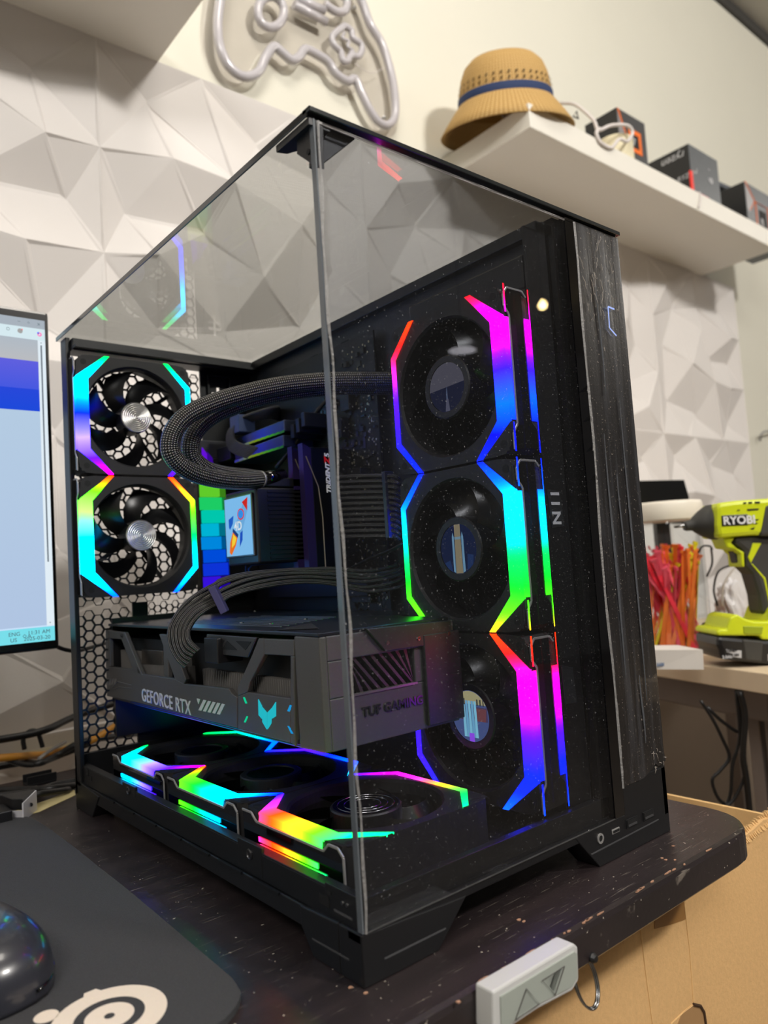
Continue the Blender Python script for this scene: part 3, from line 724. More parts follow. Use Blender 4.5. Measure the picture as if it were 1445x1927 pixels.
# bottom intake fans
make_fan((.015,.3920,.0575), (1,0,0), (0,-1,0), (0,0,1), [GREEN,CYAN,CYAN,LILAC,PURP,MAG], [GREEN,TEAL,CYAN,SKY,SKY], 'dark',
         'rear fan on the case floor glowing cyan to violet', 'case floor fans', .1)
make_fan((.015,.2705,.0575), (1,0,0), (0,-1,0), (0,0,1), [ORAN,LIME,GRN,CYAN,CYAN,BLUE], [BLUE,PURP,BLUE,SKY,CYAN], 'dark',
         'middle fan on the case floor glowing lime to cyan', 'case floor fans', .4)
make_fan((.015,.1490,.0575), (1,0,0), (0,-1,0), (0,0,1), [VIO,PINK,ORAN,YEL,LIME,TEAL,TEAL], [PURP,MAG,PINK,YEL,GREEN,TEAL], 'rings',
         'front fan on the case floor glowing pink, yellow and teal', 'case floor fans', .7)

# ------------------------------------------------------------------ computer case
case = thing('computer_case', (.146,.226,0), 'black glass fronted computer tower with its side panel off, on the black desk', 'computer case')
W_, D_, H_ = .2931, .4534, .4643
MB().box((.004,.012,.024),(W_-.002,D_-.002,.0262)).build('floor_pan', STEEL, case)
# base skirt
sk = MB()
sk.box((.0010,.001,.013),(.010,D_-.001,.0245)); sk.box((.0,.0005,.021),(W_,.012,.0262)); sk.box((W_-.006,.0,.013),(W_,D_,.06)); sk.box((0,D_-.006,.013),(W_,D_,.05))
sk.build('base_skirt', PLAST, case, bevel=.0006)
def foot(poly, d, nm='foot', nrm=None):
    o = MB().prism(poly, d).build(nm, PLAST, case, bevel=.0007)
    return o
foot([(0,0,0),(.052,0,0),(.076,0,.022),(0,0,.0262)], (0,.020,0))
foot([(.0,.0203,0),(.0,.046,0),(.0,.057,.0135),(.0,.057,.0245),(.0,.0203,.0262)], (.020,0,0))
foot([(.203,0,0),(W_,0,0),(W_,0,.048),(.236,0,.048),(.236,0,.026),(.178,0,.026)], (0,.020,0))
foot([(.0,.408,0),(.0,.4534,0),(.0,.4534,.027),(.0,.388,.022)], (.020,0,0))
foot([(W_-.02,.395,0),(W_-.02,D_,0),(W_-.02,D_,.022),(W_-.02,.38,.022)], (.02,0,0))
GRV = mat('groove_highlight', (70,70,72), .5, noise=.1)
MB().box((.014,-.0002,.0095),(.058,.001,.0105)).build('foot_groove', GRV, case)
MB().prism([(-.0002,.012,.010),(-.0002,.046,.0095),(-.0002,.046,.0105),(-.0002,.012,.011)], (.001,0,0)).build('foot_groove', GRV, case)
MB().prism([U(a,b,'y',-.0002) for a,b in ((1112,1607),(1114,1609),(1240,1543),(1239,1541))], (0,.0006,0)).build('port_groove', GRV, case)
# front ports
def port_ring(px, py, r):
    c = U(px,py,'y',-.0004)
    MB().lathe([(r,0),(r,.001),(r*.62,.001),(r*.62,0)], Matrix.Translation(c+Vector((0,.0006,0))) @ Matrix.Rotation(math.pi/2,4,'X'), 20).build('audio_jack', CHROME, case)
    MB().lathe([(r*.6,0),(r*.6,.0006)], Matrix.Translation(c+Vector((0,.0006,0))) @ Matrix.Rotation(math.pi/2,4,'X'), 20).build('audio_jack_hole', DARK, case)
port_ring(1130,1578,.0034)
def slot(px, py, w_, h, nm):
    c = U(px,py,'y',0)
    p_ = MB(); p_.box((c.x-w_/2,-.0006,c.z-h/2),(c.x+w_/2,.0006,c.z+h/2)); o = p_.build(nm, CHROME if nm=='usb_c_port' else STEEL, case, bevel=.0003)
    MB().box((c.x-w_/2+.0008,-.0009,c.z-h/2+.0008),(c.x+w_/2-.0008,0,c.z+h/2-.0008)).build('port_opening', DARK, o)
    if nm == 'usb_port': MB().box((c.x-w_/2+.0015,-.0013,c.z-h/2+.0012),(c.x+w_/2-.0015,-.0006,c.z-h/2+.0026)).build('port_tongue', mat('port_tongue', (90,90,92), .4, .6), o)
slot(1158,1563,.0088,.0032,'usb_c_port'); slot(1188,1547,.0135,.0062,'usb_port'); slot(1219,1533,.0135,.0062,'usb_port')
# lower side rail (exposed because the panel is off)
rl = MB(); rl.box((.0025,.006,.0245),(.0045,.452,.0405)); rl.box((.0025,.006,.0405),(.010,.452,.0415)); rl.box((.0025,.006,.0245),(.010,.452,.0255))
rl.build('side_rail', STEEL, case, bevel=.0004)
MB().box((.0022,.306,.036),(.0046,.334,.0445)).build('rail_tab', STEEL, case, bevel=.0004)
MB().box((.0022,.102,.026),(.0046,.132,.0445)).build('rail_tab', STEEL, case, bevel=.0004)
MB().box((.0022,.006,.026),(.0046,.034,.043)).build('rail_tab', STEEL, case, bevel=.0004)
for y, z in ((.320,.0395),(.1165,.0375)):
    MX = Matrix.Translation((.0022,y,z)) @ Matrix.Rotation(-math.pi/2,4,'Y')
    MB().lathe([(.0036,0),(.0036,.0005),(.0026,.0009),(.0022,.0003)], MX, 18).build('screw', mat('dark_screw', (90,90,92), .25, .9), case)
for y, z, a, b in ((.425,.0375,.0035,.003),(.035,.033,.0045,.0028),(.415,.0335,.0025,.002),(.030,.0385,.002,.001)):
    MB().box((.0019,y-a,z-b),(.0025,y+a,z+b)).build('rail_slot', DARK, case)
MB().box((.0018,.010,.0300),(.0026,.026,.0312)).build('rail_emboss', GRV, case)
for y in (.014,.018): MB().lathe([(.0012,0),(.0010,.0006)], Matrix.Translation((.0022,y,.0365)) @ Matrix.Rotation(-math.pi/2,4,'Y'), 10).build('rail_pin', SCREW, case)
for k in range(7):
    MB().box((-.0004,.08+k*.045,.0235),(.0012,.112+k*.045,.0250)).build('skirt_clip', STEEL, case)
# front lower channel behind the glass
MB().box((.0045,.0045,.0262),(.238,.010,.0410)).build('front_channel', STEEL, case, bevel=.0005)
# rear frame
MB().box((.0,.437,.022),(.0045,.4534,H_-.004)).build('rear_post', STEEL, case, bevel=.0008)
MB().box((.0045,.430,.4465),(.216,.4534,.4585)).build('rear_beam', STEEL, case, bevel=.001)
MB().box((.0045,.4215,.4475),(.206,.4300,.4500)).build('rear_beam_lip', STEEL, case)
# tray
tr = MB(); tr.box((.2135,.012,.026),(.2155,.4534,.4595)); tr.build('motherboard_tray', TRAYM, case)
MB().box((.206,.012,.4495),(.2155,.4300,.4590)).build('tray_beam', STEEL, case, bevel=.0008)
for (px, py, w_, h) in ((535,703,.014,.009),(592,677,.014,.009),(535,785,.013,.009),(592,762,.016,.010),(650,650,.014,.009)):
    c = U(px,py,'x',.2134)
    o = MB().box((.2131,c.y-w_/2,c.z-h/2),(.2137,c.y+w_/2,c.z+h/2)).build('cable_slot', DARK, case)
    MB().box((.2129,c.y-w_/2+.0016,c.z-h/2),(.2133,c.y+w_/2-.003,c.z+h/2-.002)).build('slot_inset', mat('slot_grey', (120,124,134), .5, noise=.1), o)  # light grey inset plate in the slot
# rear wall with hexagonal perforations
def hexgrid(m, x0, x1, z0, z1, pitch, rin, y, th, mask=None):
    dx = pitch*math.sqrt(3)/2; c = 0; x = x0 + pitch*.58
    while x + pitch*.5 < x1 + .001:
        z = z0 + pitch*.5 + (pitch/2 if c % 2 else 0)
        while z + pitch*.5 < z1 + .0005:
            if mask is None or mask(x, z):
                n = len(m.v)
                for (r, yy) in ((pitch/math.sqrt(3), y), (rin, y), (rin, y+th)):
                    for k in range(6): a = k*math.pi/3; m.v.append(Vector((x+r*math.cos(a), yy, z+r*math.sin(a))))
                for k in range(6):
                    j = (k+1) % 6; m.f.append((n+k,n+j,n+6+j,n+6+k)); m.f.append((n+6+k,n+6+j,n+12+j,n+12+k))
            z += pitch
        x += dx; c += 1
hx = MB()
hexgrid(hx, .004,.152,.192,.4455,.0102,.0049,.4505,.002)
hexgrid(hx, .003,.062,.030,.192,.0102,.0049,.4505,.002)
hexgrid(hx, .078,.150,.176,.192,.0076,.0036,.4500,.002)
hx.build('perforated_rear_panel', STEEL, case, fixn=False)['kind'] = 'stuff'
rp_ = MB()
rp_.box((.062,.4500,.027),(.078,.4525,.192)); rp_.box((.078,.4500,.027),(.15,.4525,.176)); rp_.box((.150,.4500,.027),(.2135,.4525,.398))
# cross shaped opening
cxx, czz, a_, b_ = .172, .4215, .0022, .0085
for sx_, sz_ in ((-1,-1),(1,-1),(-1,1),(1,1)):
    x0 = cxx + sx_*a_; x1 = .150 if sx_ < 0 else .2135; z0 = czz + sz_*a_; z1 = .398 if sz_ < 0 else .447
    rp_.box((min(x0,x1),.4500,min(z0,z1)),(max(x0,x1),.4525,max(z0,z1)))
rp_.box((.150,.4500,czz-a_),(cxx-b_,.4525,czz+a_)); rp_.box((cxx+b_,.4500,czz-a_),(.2135,.4525,czz+a_))
rp_.box((cxx-a_,.4500,.398),(cxx+a_,.4525,czz-b_)); rp_.box((cxx-a_,.4500,czz+b_),(cxx+a_,.4525,.447))
rp_.build('rear_panel', STEEL, case)
fr_ = MB()
for a,b in (((.157,.446,.400),(.160,.4500,.444)),((.184,.446,.400),(.187,.4500,.444)),((.157,.446,.441),(.187,.4500,.444))): fr_.box(a,b)
fr_.build('cutout_rim', STEEL, case, bevel=.001)
# front column beyond the glass, second chamber
MB().box((.236,.0006,.046),(W_,.4534,.4615)).build('rear_chamber', STEEL, case, bevel=.001)
MB().box((.2155,.0045,.028),(.236,.012,.4600)).build('front_pillar', GLOSSB, case)
MB().box((.1895,.0105,.040),(.2135,.0125,.4500)).build('cable_cover', mat('cover_black', (13,13,15), .35, noise=.1), case)
for (q, s_) in ((((1030,921),(1053,924),(1062,990),(1040,994)), 1), (((1056,1252),(1078,1256),(1086,1322),(1064,1326)), 0)):
    pp = [U(a,b,'y',.0098) for a,b in q]
    o = MB().prism(pp, (0,.0006,0)).build('badge_plate', mat('badge_grey', (40,42,44), .35, .3, noise=.1), case, bevel=.0008)
    if s_:
        text('N I I', .013, U(1056,988,'y',.0095), (0,0,1), (-1,0,0), PRINTW, o, .0001, bold=.0004, sp=1.0)
# front glass
FG = glass('front_glass', (.85,.86,.88), .012, 1.33, haze=.003)
MB().box((.0016,-.0004,.0268),(.2345,.0036,.4605)).build('front_glass', FG, case)
MB().box((.2235,-.0010,.0268),(.2350,.0044,.4605)).build('glass_border', GLOSSB, case)
# top glass
TG = glass('top_glass', (.79,.80,.79), .008, 1.5)
MB().box((-.0030,.004,.4602),(.2360,.4560,.4640)).build('top_glass', TG, case)
EDGE = mat('glass_edge', (30,34,36), .18, coat=.4, noise=.05)
e_ = MB(); e_.box((-.0034,.0,.4600),(-.0024,.4565,.4644)); e_.box((-.0034,-.0030,.4618),(W_,.0040,.4648)); e_.build('top_edge_trim', EDGE, case, bevel=.0004)
MB().box((.236,.004,.4618),(W_,.4534,.4643)).build('top_cover', STEEL, case)
# corner bracket
MB().prism([U(a,b,'y',.0045) for a,b in ((596,226),(668,250),(668,262),(604,312),(594,306))], (0,.007,0)).build('corner_bracket', PLAST, case, bevel=.0005)
MB().prism([U(a,b,'x',.0015) for a,b in ((592,228),(558,262),(558,290),(594,314))], (.006,0,0)).build('corner_bracket', PLAST, case, bevel=.0005)
MB().prism([(-.002,.0,.4600),(.012,.0,.4600),(.012,.018,.4600),(.004,.032,.4600),(-.002,.034,.4600)], (0,0,-.004)).build('corner_cap', PLAST, case)
MB().lathe([(.0016,0),(.0016,.0006)], Matrix.Translation(U(581,286,'x',.0013)) @ Matrix.Rotation(-math.pi/2,4,'Y'), 14).build('bracket_hole', DARK, case)
# pane corner and peeling protective film
FILM = mat('clouded_film', (150,148,146), .35, spec=.6, noise=.35, nscale=300, alpha=.72, bump=1.0, bscale=600)
def ribbon(pts, wd, nm, mt, N_=Vector((0,-1,0)), amp=.0006):
    m = MB(); k = len(pts)
    for i, p in enumerate(pts):
        ww = wd(i/(k-1)); p = Vector(p)
        m.v += [p + Vector((-ww/2,0,0)), p + Vector((0,-.0006-amp*random.random(),0)), p + Vector((ww/2,0,0))]
    for i in range(k-1):
        for j in range(2): m.f.append((3*i+j,3*i+j+1,3*i+4+j,3*i+3+j))
    return m.build(nm, mt, case, smooth=True, fixn=False)
n = 70
ribbon([(.0036-.0012*abs(i-35)/35+.0007*math.sin(i*.31)+.0004*math.sin(i*.83)+.0005*math.sin(i*.11),-.0008,.0268+(.4590-.0268)*i/(n-1)) for i in range(n)], lambda t: .0013+.0009*math.sin(t*23)**2, 'peeling_film_edge', FILM)
MB().box((.0006,-.0004,.0268),(.0016,.0036,.4600)).build('pane_edge', mat('pane_edge', (92,98,104), .25, coat=.5, noise=.2, nscale=60), case)
ribbon([(.2352+.0006*math.sin(i*.2)-.0012*max(0,math.sin(i*.13-2)),-.0012,.045+(.4590-.045)*i/(n-1)) for i in range(n)], lambda t: .0022+.0010*math.sin(t*17)**2, 'peeling_film_edge', FILM)
fm = MB()
for i in range(16):
    z = .395-.07*i/16; fm.add([(.2345,-.0012,z-.06),(.2345-.004-.004*random.random(),-.003-.004*random.random(),z-.066),(.2348,-.0012,z-.064)], [(0,1,2)]) if i%5==0 else None
fm.build('film_shred', FILM, case, fixn=False)
# horizontal film line under the top edge
ribbon([(.006+.225*i/40,-.0008,.4585+.0002*math.sin(i)) for i in range(41)], lambda t: .0001, 'film_fold', FILM)
MB().box((.004,-.0010,.4577),(.233,-.0004,.4591)).build('film_fold', mat('film_fold_bright', (200,196,194), .3, alpha=.55, noise=.3, nscale=120), case)
MB().box((.002,-.0006,.0262),(.2345,-.0002,.0270)).build('glass_bottom_edge', mat('edge_dull', (70,70,70), .35, noise=.3, nscale=90), case)
# brushed column cover with wrinkled film
def film_cover():
    m = bpy.data.materials.new('wrinkled_film_over_black'); m.use_nodes = True; nt = m.node_tree; b = nt.nodes['Principled BSDF']
    tc = nt.nodes.new('ShaderNodeTexCoord'); mp = nt.nodes.new('ShaderNodeMapping'); mp.inputs['Scale'].default_value = (70,1,4); nt.links.new(tc.outputs['Object'], mp.inputs[0])
    n = nt.nodes.new('ShaderNodeTexNoise'); n.inputs['Scale'].default_value = 1.6; n.inputs['Detail'].default_value = 6; n.inputs['Roughness'].default_value = .6; nt.links.new(mp.outputs[0], n.inputs['Vector'])
    n2 = nt.nodes.new('ShaderNodeTexNoise'); n2.inputs['Scale'].default_value = 700; nt.links.new(tc.outputs['Object'], n2.inputs['Vector'])
    r = nt.nodes.new('ShaderNodeValToRGB'); r.color_ramp.elements[0].position = .50; r.color_ramp.elements[0].color = (*lin((30,28,28)),1)
    r.color_ramp.elements[1].position = .74; r.color_ramp.elements[1].color = (*lin((62,63,67)),1); nt.links.new(n.outputs['Fac'], r.inputs[0])
    mr = nt.nodes.new('ShaderNodeMapRange'); mr.inputs[1].default_value = .68; mr.inputs[2].default_value = .74; nt.links.new(n2.outputs['Fac'], mr.inputs[0])
    mx = nt.nodes.new('ShaderNodeMix'); mx.data_type = 'RGBA'; mx.inputs[7].default_value = (*lin((150,140,130)),1); nt.links.new(mr.outputs[0], mx.inputs[0]); nt.links.new(r.outputs[0], mx.inputs[6])
    nt.links.new(mx.outputs[2], b.inputs['Base Color']); b.inputs['Roughness'].default_value = .3; b.inputs['Coat Weight'].default_value = .4
    ad = nt.nodes.new('ShaderNodeMath'); ad.operation = 'MULTIPLY_ADD'; ad.inputs[1].default_value = .2; nt.links.new(n2.outputs['Fac'], ad.inputs[0]); nt.links.new(n.outputs['Fac'], ad.inputs[2])
    bp = nt.nodes.new('ShaderNodeBump'); bp.inputs['Strength'].default_value = .35; bp.inputs['Distance'].default_value = .001; nt.links.new(ad.outputs[0], bp.inputs['Height']); nt.links.new(bp.outputs[0], b.inputs['Normal'])
    return m
FC = film_cover(); m = MB(); nx, nz = 14, 60
for i in range(nz+1):
    for j in range(nx+1):
        x = .2368 + (W_-.0002-.2368)*j/nx; lo = .0455 if x < .262 else .0455 + (x-.262)*.35*(1 if x<.28 else 1.0) - (.004 if x > .284 else 0)
        z = lo + (.4605-lo)*i/nz
        y = -.0006 - .0001*max(0,math.sin(j*1.1+.4*math.sin(i*.12))) - (.0006*math.sin(i*2.1+j) if i < 3 and j > 8 else 0)
        m.v.append(Vector((x, y, z)))
for i in range(nz):
    for j in range(nx): s_ = i*(nx+1)+j; m.f.append((s_,s_+1,s_+nx+2,s_+nx+1))
m.build('protective_film', FC, case, smooth=True, fixn=False)
for (x, z0, z1, wd) in ((.250,.12,.30,.0016),(.2745,.10,.33,.0014),(.262,.2,.27,.0010),(.256,.33,.42,.0008),(.268,.07,.12,.0012)):
    m = MB(); k = 14
    for i in range(k+1):
        t = i/k; ww = wd*math.sin(math.pi*min(1,t*1.02+.01)); z = z0+(z1-z0)*t; xx_ = x + .0008*math.sin(t*5)
        m.v += [Vector((xx_-ww,-.0012,z)), Vector((xx_,-.0019,z)), Vector((xx_+ww,-.0012,z))]
    for i in range(k):
        for j in range(2): m.f.append((3*i+j,3*i+j+1,3*i+4+j,3*i+3+j))
    m.build('film_bubble', mat('film_bubble', (78,80,84), .25, coat=.6, noise=.2, nscale=200), case, smooth=True, fixn=False)
for i in range(34):      # film crinkles, coloured pale to stand in for their highlights
    if i < 22: x, z = random.uniform(.240,.284), random.uniform(.385,.455); L_ = random.uniform(.003,.012)
    else: x, z = random.uniform(.272,.291), random.uniform(.046,.062); L_ = random.uniform(.002,.006)
    a_ = random.uniform(-.5,.5) + (1.57 if i >= 22 and i % 2 else 0)
    p_ = [Vector((x+math.sin(a_)*L_*t, -.0013-.0010*math.sin(math.pi*t)*random.random(), z+math.cos(a_)*L_*t)) for t in (0,.25,.5,.75,1)]
    MB().tube(p_, .00016, 5).build('film_crinkle_highlight', mat('film_crinkle_highlight', (196,186,176), .12, coat=1, alpha=.75, noise=.1), case)
# power button light
q = [U(a,b,'y',-.0022) for a,b in ((1156,582),(1144,577),(1147,617),(1160,632))]
WL = C(170,190,255); m = MB()
for a, b in zip(q[:-1], q[1:]):
    d = (b-a).normalized(); nn = Vector((d.z,0,-d.x))*.0007; m.add([a-nn,b-nn,b+nn,a+nn], [(0,1,2,3)], WL)
m.build('power_button_light', LED, case)

# radiator behind the vertical fans
rad = thing('radiator', (.20,.08,.22), 'slim black cooler radiator behind the vertical row of three fans', 'radiator')
MB().box((.1885,.013,.040),(.2130,.137,.404)).build('core', STEEL, rad)
MB().box((.1885,.013,.404),(.2130,.137,.430)).build('end_tank', PLAST, rad, bevel=.002)
for z in range(10): MB().box((.1883,.137,.06+z*.034),(.2130,.1375,.082+z*.034)).build('fin_row', DARK, rad)

# ------------------------------------------------------------------ motherboard
mbd = thing('motherboard', (.206,.32,.28), 'black motherboard mounted on the case tray behind the graphics card', 'motherboard')
MB().box((.2045,.205,.128),(.2065,.446,.432)).build('board', PCB, mbd)
comp = MB()
for i in range(260):
    y, z = random.uniform(.208,.30), random.uniform(.13,.425)
    a, b, h = random.uniform(.0008,.003), random.uniform(.0008,.003), random.uniform(.0005,.003)
    comp.box((.2045-h,y-a,z-b),(.2045,y+a,z+b))
comp.build('component', mat('chip_black', (40,40,42), .3, noise=.5, nscale=600), mbd)['kind'] = 'stuff'
comp = MB()
for i in range(170):
    y, z = random.uniform(.207,.25), random.uniform(.13,.425); a = random.uniform(.0003,.0008)
    comp.box((.2038,y-a,z-a),(.2045,y+a,z+a*2))
comp.build('solder_pad', mat('solder', (190,180,150), .35, .6, noise=.2), mbd)['kind'] = 'stuff'
for y, z, a, b, h, nm in ((.232,.30,.010,.005,.012,'header'),(.262,.348,.012,.010,.010,'inductor'),(.245,.375,.007,.012,.008,'inductor'),(.24,.19,.014,.010,.006,'chip'),(.225,.155,.010,.008,.004,'chip')):
    MB().box((.2045-h,y-a,z-b),(.2045,y+a,z+b)).build(nm, PLAST, mbd, bevel=.0005)
MB().box((.1945,.225,.186),(.2045,.40,.202)).build('drive_heatsink', mat('heatsink_dark', (38,40,48), .35, .6, noise=.15), mbd, bevel=.001)
text('M.2', .007, (.1942,.272,.1905), (0,-1,0), (0,0,1), PRINTW, mbd, .0001, shear=.2)
text('+', .009, (.1942,.248,.1905), (0,-1,0), (0,0,1), PRINTW, mbd, .0001)
# VRM heatsink: two ribbed bars seen end on
HS = mat('anodised_heatsink', (84,92,116), .30, .85, noise=.15, nscale=60)
yy0, yy1 = .305, .405
for (z0, z1, x0) in ((.3500,.3640,.166),(.3345,.3485,.164)):
    MB().prism([(x0,yy0,z0+.002),(x0,yy1,z0),(x0,yy1,z1-.002),(x0,yy0,z1)], (.036,0,0)).build('vrm_heatsink', HS, mbd, bevel=.001)
    m = MB(); k = 10
    for i in range(k):
        y0, y1 = yy1+(yy0-yy1)*i/k, yy1+(yy0-yy1)*(i+1)/k; c0 = grad([C(60,60,160),C(130,150,20),C(60,150,50),C(30,60,60)], i/k)
        m.add([(x0-.0004,y0,z0+.0008),(x0-.0004,y1,z0+.0012),(x0-.0004,y1,z0+.0036),(x0-.0004,y0,z0+.003)], [(0,1,2,3)], c0)
    m.build('accent_light', LEDS, mbd)
for k in range(3): MB().box((.170,.275+k*.010,.352-k*.004),(.2045,.281+k*.010,.366-k*.004)).build('vrm_fin', mat('heatsink_dark2', (44,46,54), .4, .6, noise=.1), mbd, bevel=.0006)
MB().box((.160,.408,.340),(.2045,.447,.356)).build('vrm_heatsink_rear', MATS['heatsink_dark2'], mbd, bevel=.001)
# acrylic cover at the rear ports, reflections and lighting put in as glowing colour
m = MB(); cols = [C(60,20,240),C(0,60,235),C(0,90,240),C(0,170,245),C(0,215,225),C(0,225,130),C(60,225,50),C(190,215,40),C(235,205,60)]
k = 9; io = MB()
for i in range(k):
    z0 = .200 + .130*i/k; z1 = z0 + .130/k - .0007
    c_ = grad(cols, i/k); stp = .0015*(i % 3); w_ = .009 + .009*((i*7) % 4)/3
    d_ = tuple(v*.35 for v in c_)
    m.box((.135+stp*.5,.4315-stp,z0),(.135+w_+.010,.4360,z1), c_)
    m.box((.135+w_+.010,.4325,z0),(.1655,.4362,z1), d_)
m.build('lit_acrylic_cover', LEDS, mbd)
MB().box((.134,.4362,.195),(.204,.4495,.345)).build('port_cover', PLAST, mbd, bevel=.001)
m = MB(); m.prism([U(a,b,'y',.434) for a,b in ((381,842),(417,893),(417,905),(380,898))], (0,.002,0), C(110,20,235)); m.prism([U(a,b,'y',.4335) for a,b in ((390,850),(400,862),(404,900),(390,900))], (0,.001,0), C(60,10,150))
m.build('lit_acrylic_cover', LEDS, mbd)
MB().box((.140,.438,.345),(.2045,.4495,.365)).build('rear_port_block', mat('port_block', (58,58,62), .4, .4, noise=.2), mbd, bevel=.001)
# memory sticks
def stick(y, label):
    t = thing('memory_stick', (.17,y,.27), label, 'memory', 'memory sticks beside the cooler')
    MB().prism([(.158,y,.212),(.158,y,.326),(.1490,y,.330),(.1490,y,.212)], (0,.0075,0)).build('light_bar', mat('stick_bar', (48,36,84), .35, .3, noise=.2), t)
    MB().box((.158,y,.205),(.2045,y+.0075,.327)).build('heat_spreader', mat('stick_black', (14,14,16), .3, noise=.2), t, bevel=.0006)
    MB().tube([(.1520,y-.0003,.318),(.1640,y-.0003,.290),(.1668,y-.0003,.262),(.1668,y-.0003,.208)], .00055, 6).build('silver_line', mat('champagne_line', (190,178,160), .4, .8), t)
    return t
s1 = stick(.2680,'black memory stick nearest the cooler block, thin silver line')
s2 = stick(.2500,'black memory stick farther from the cooler, red and white lettering')
WHT = mat('glowing_white_print', (225,225,228), .5, emit=.12); RED_ = mat('glowing_red_print', (215,30,35), .5, emit=.15)  # lettering with a faint glow put into its colour
text('TRIDENT', .0070, (.1780,.2494,.2835), (0,0,1), (-1,0,0), WHT, s2, .0001, shear=.25, bold=.0003)
text('Z', .0088, (.1786,.2494,.3112), (0,0,1), (-1,0,0), RED_, s2, .0001, shear=.25, bold=.0004)
text('5', .0078, (.1783,.2494,.3178), (0,0,1), (-1,0,0), WHT, s2, .0001, shear=.1, bold=.0003)
text('neo', .0048, (.1830,.2494,.3150), (0,0,1), (-1,0,0), WHT, s2, .0001, shear=.1)
text('G.SKILL', .0042, (.1650,.2674,.252), (0,0,1), (-1,0,0), WHT, s1, .0001, shear=.1)

# cooler pump with display
cool = thing('cpu_cooler', (.14,.28,.255), 'black block cooler head with small square rocket display', 'cooler')
sx = .108
cq = [U(a,b,'x',sx) for a,b in ((424,944),(474,928),(480,1041),(432,1049))]
MB().box((sx+.0002,.268,.222),(.160,.326,.291)).build('block', mat('cooler_black', (20,20,21), .4, noise=.15, bump=.1, bscale=2000), cool, bevel=.002)
yA = (cq[0].y+cq[3].y)/2; yB = (cq[1].y+cq[2].y)/2; zA = (cq[2].z+cq[3].z)/2; zB = (cq[0].z+cq[1].z)/2
print('cooler screen', yA, yB, zA, zB)
MB().box((sx-.0016,yB-.0015,zA-.0015),(sx+.0002,yA+.0015,zB+.0015)).build('display_frame', mat('screen_frame', (120,108,104), .3, .8, noise=.1), cool, bevel=.0004)
m = MB(); wS, hS = yA-yB, zB-zA
def cs(u, v, lay=0): return (sx-.0018-.0001*lay, yA-u*wS, zB-v*hS)
def cp(pts, c, lay=1): m.add([cs(u,v,lay) for u,v in pts], [tuple(range(len(pts)))], c)
cp([(0,0),(1,0),(1,1),(0,1)], C(122,184,232), 0)
cp([(.90,.03),(.86,.26),(.68,.10)], C(200,40,36), 2)
cp([(.78,.06),(.90,.20),(.60,.66),(.36,.50)], C(104,166,216), 1)
cp([(.62+.13*math.cos(a),.30+.10*math.sin(a)) for a in [i*math.pi/8 for i in range(16)]], C(205,60,66), 3)
cp([(.62+.10*math.cos(a),.30+.075*math.sin(a)) for a in [i*math.pi/8 for i in range(16)]], C(50,140,225), 4)
cp([(.14,.36),(.34,.30),(.30,.44),(.18,.54),(.14,.50)], C(30,90,190), 2)
cp([(.56,.62),(.66,.58),(.64,.74),(.52,.86),(.54,.72)], C(30,80,185), 2)
cp([(.30,.56),(.46,.68),(.38,.82),(.20,.98),(.12,.94),(.16,.76)], C(228,110,34), 2)
cp([(.30,.62),(.42,.70),(.34,.80),(.22,.86),(.24,.74)], C(240,205,60), 3)
cp([(.30,.52),(.50,.64),(.46,.70),(.28,.58)], C(30,60,120), 4)
m.build('display', SCRN, cool)
text('4D', .0115, cs(.36,.565,6), (0,-1,0), (0,0,1), mat('display_white', (235,240,245), .5, emit=.5), cool, .0001, bold=.0003)
for k in range(16):
    MB().box((sx+.012,.2672,.226+k*.004),(.158,.2682,.2278+k*.004)).build('side_fin', mat('cooler_fin', (34,34,36), .35, .3), cool)
MB().box((.1575,.264,.218),(.1605,.268,.300)).build('mount_arm', STEEL, cool, bevel=.0006)
MB().box((.155,.258,.292),(.166,.266,.306)).build('mount_clip', PLAST, cool, bevel=.001)
MB().tube([U(490,902,'x',.115),U(532,896,'x',.142)], .0068, 20).build('hose_collar', GLOSSB, cool, smooth=True)
MB().tube([U(488,902,'x',.114),U(491,902,'x',.116)], .0078, 20).build('collar_ring', CHROME, cool, smooth=True)
MB().box((.118,.268,.2915),(.160,.300,.300)).build('top_port', PLAST, cool, bevel=.001)
m = MB().tube(smooth_path([U(463,1055,'x',.12),U(463,1078,'x',.12),U(470,1082,'x',.12),U(474,1064,'x',.12),U(540,1058,'x',.15)],3), .0008, 6)
m.build('blue_edge_clip', mat('blue_edge', (20,70,150), .3, noise=.1), cool)
# braided hoses
h1 = [(492,902,.685),(450,905,.66),(400,900,.635),(352,884,.615),(322,853,.605),(325,815,.605),(352,782,.61),(405,757,.62),(470,738,.632),(540,724,.642),(620,717,.655),(700,716,.668),(740,716,.68)]
h2 = [(500,903,.70),(460,897,.685),(420,893,.665),(385,882,.648),(360,856,.638),(362,822,.636),(388,790,.64),(435,765,.646),(500,745,.652),(570,733,.66),(640,727,.67),(700,727,.68),(745,727,.69)]
for h, lb in ((h1,'outer braided black coolant hose looping out beside the upper rear fan'),(h2,'inner braided black coolant hose curving from the cooler block')):
    o = MB().tube(smooth_path([T(*q) for q in h], 8), .0077, 20).build('coolant_hose', BRAID, smooth=True); tag(o, lb, 'hose')

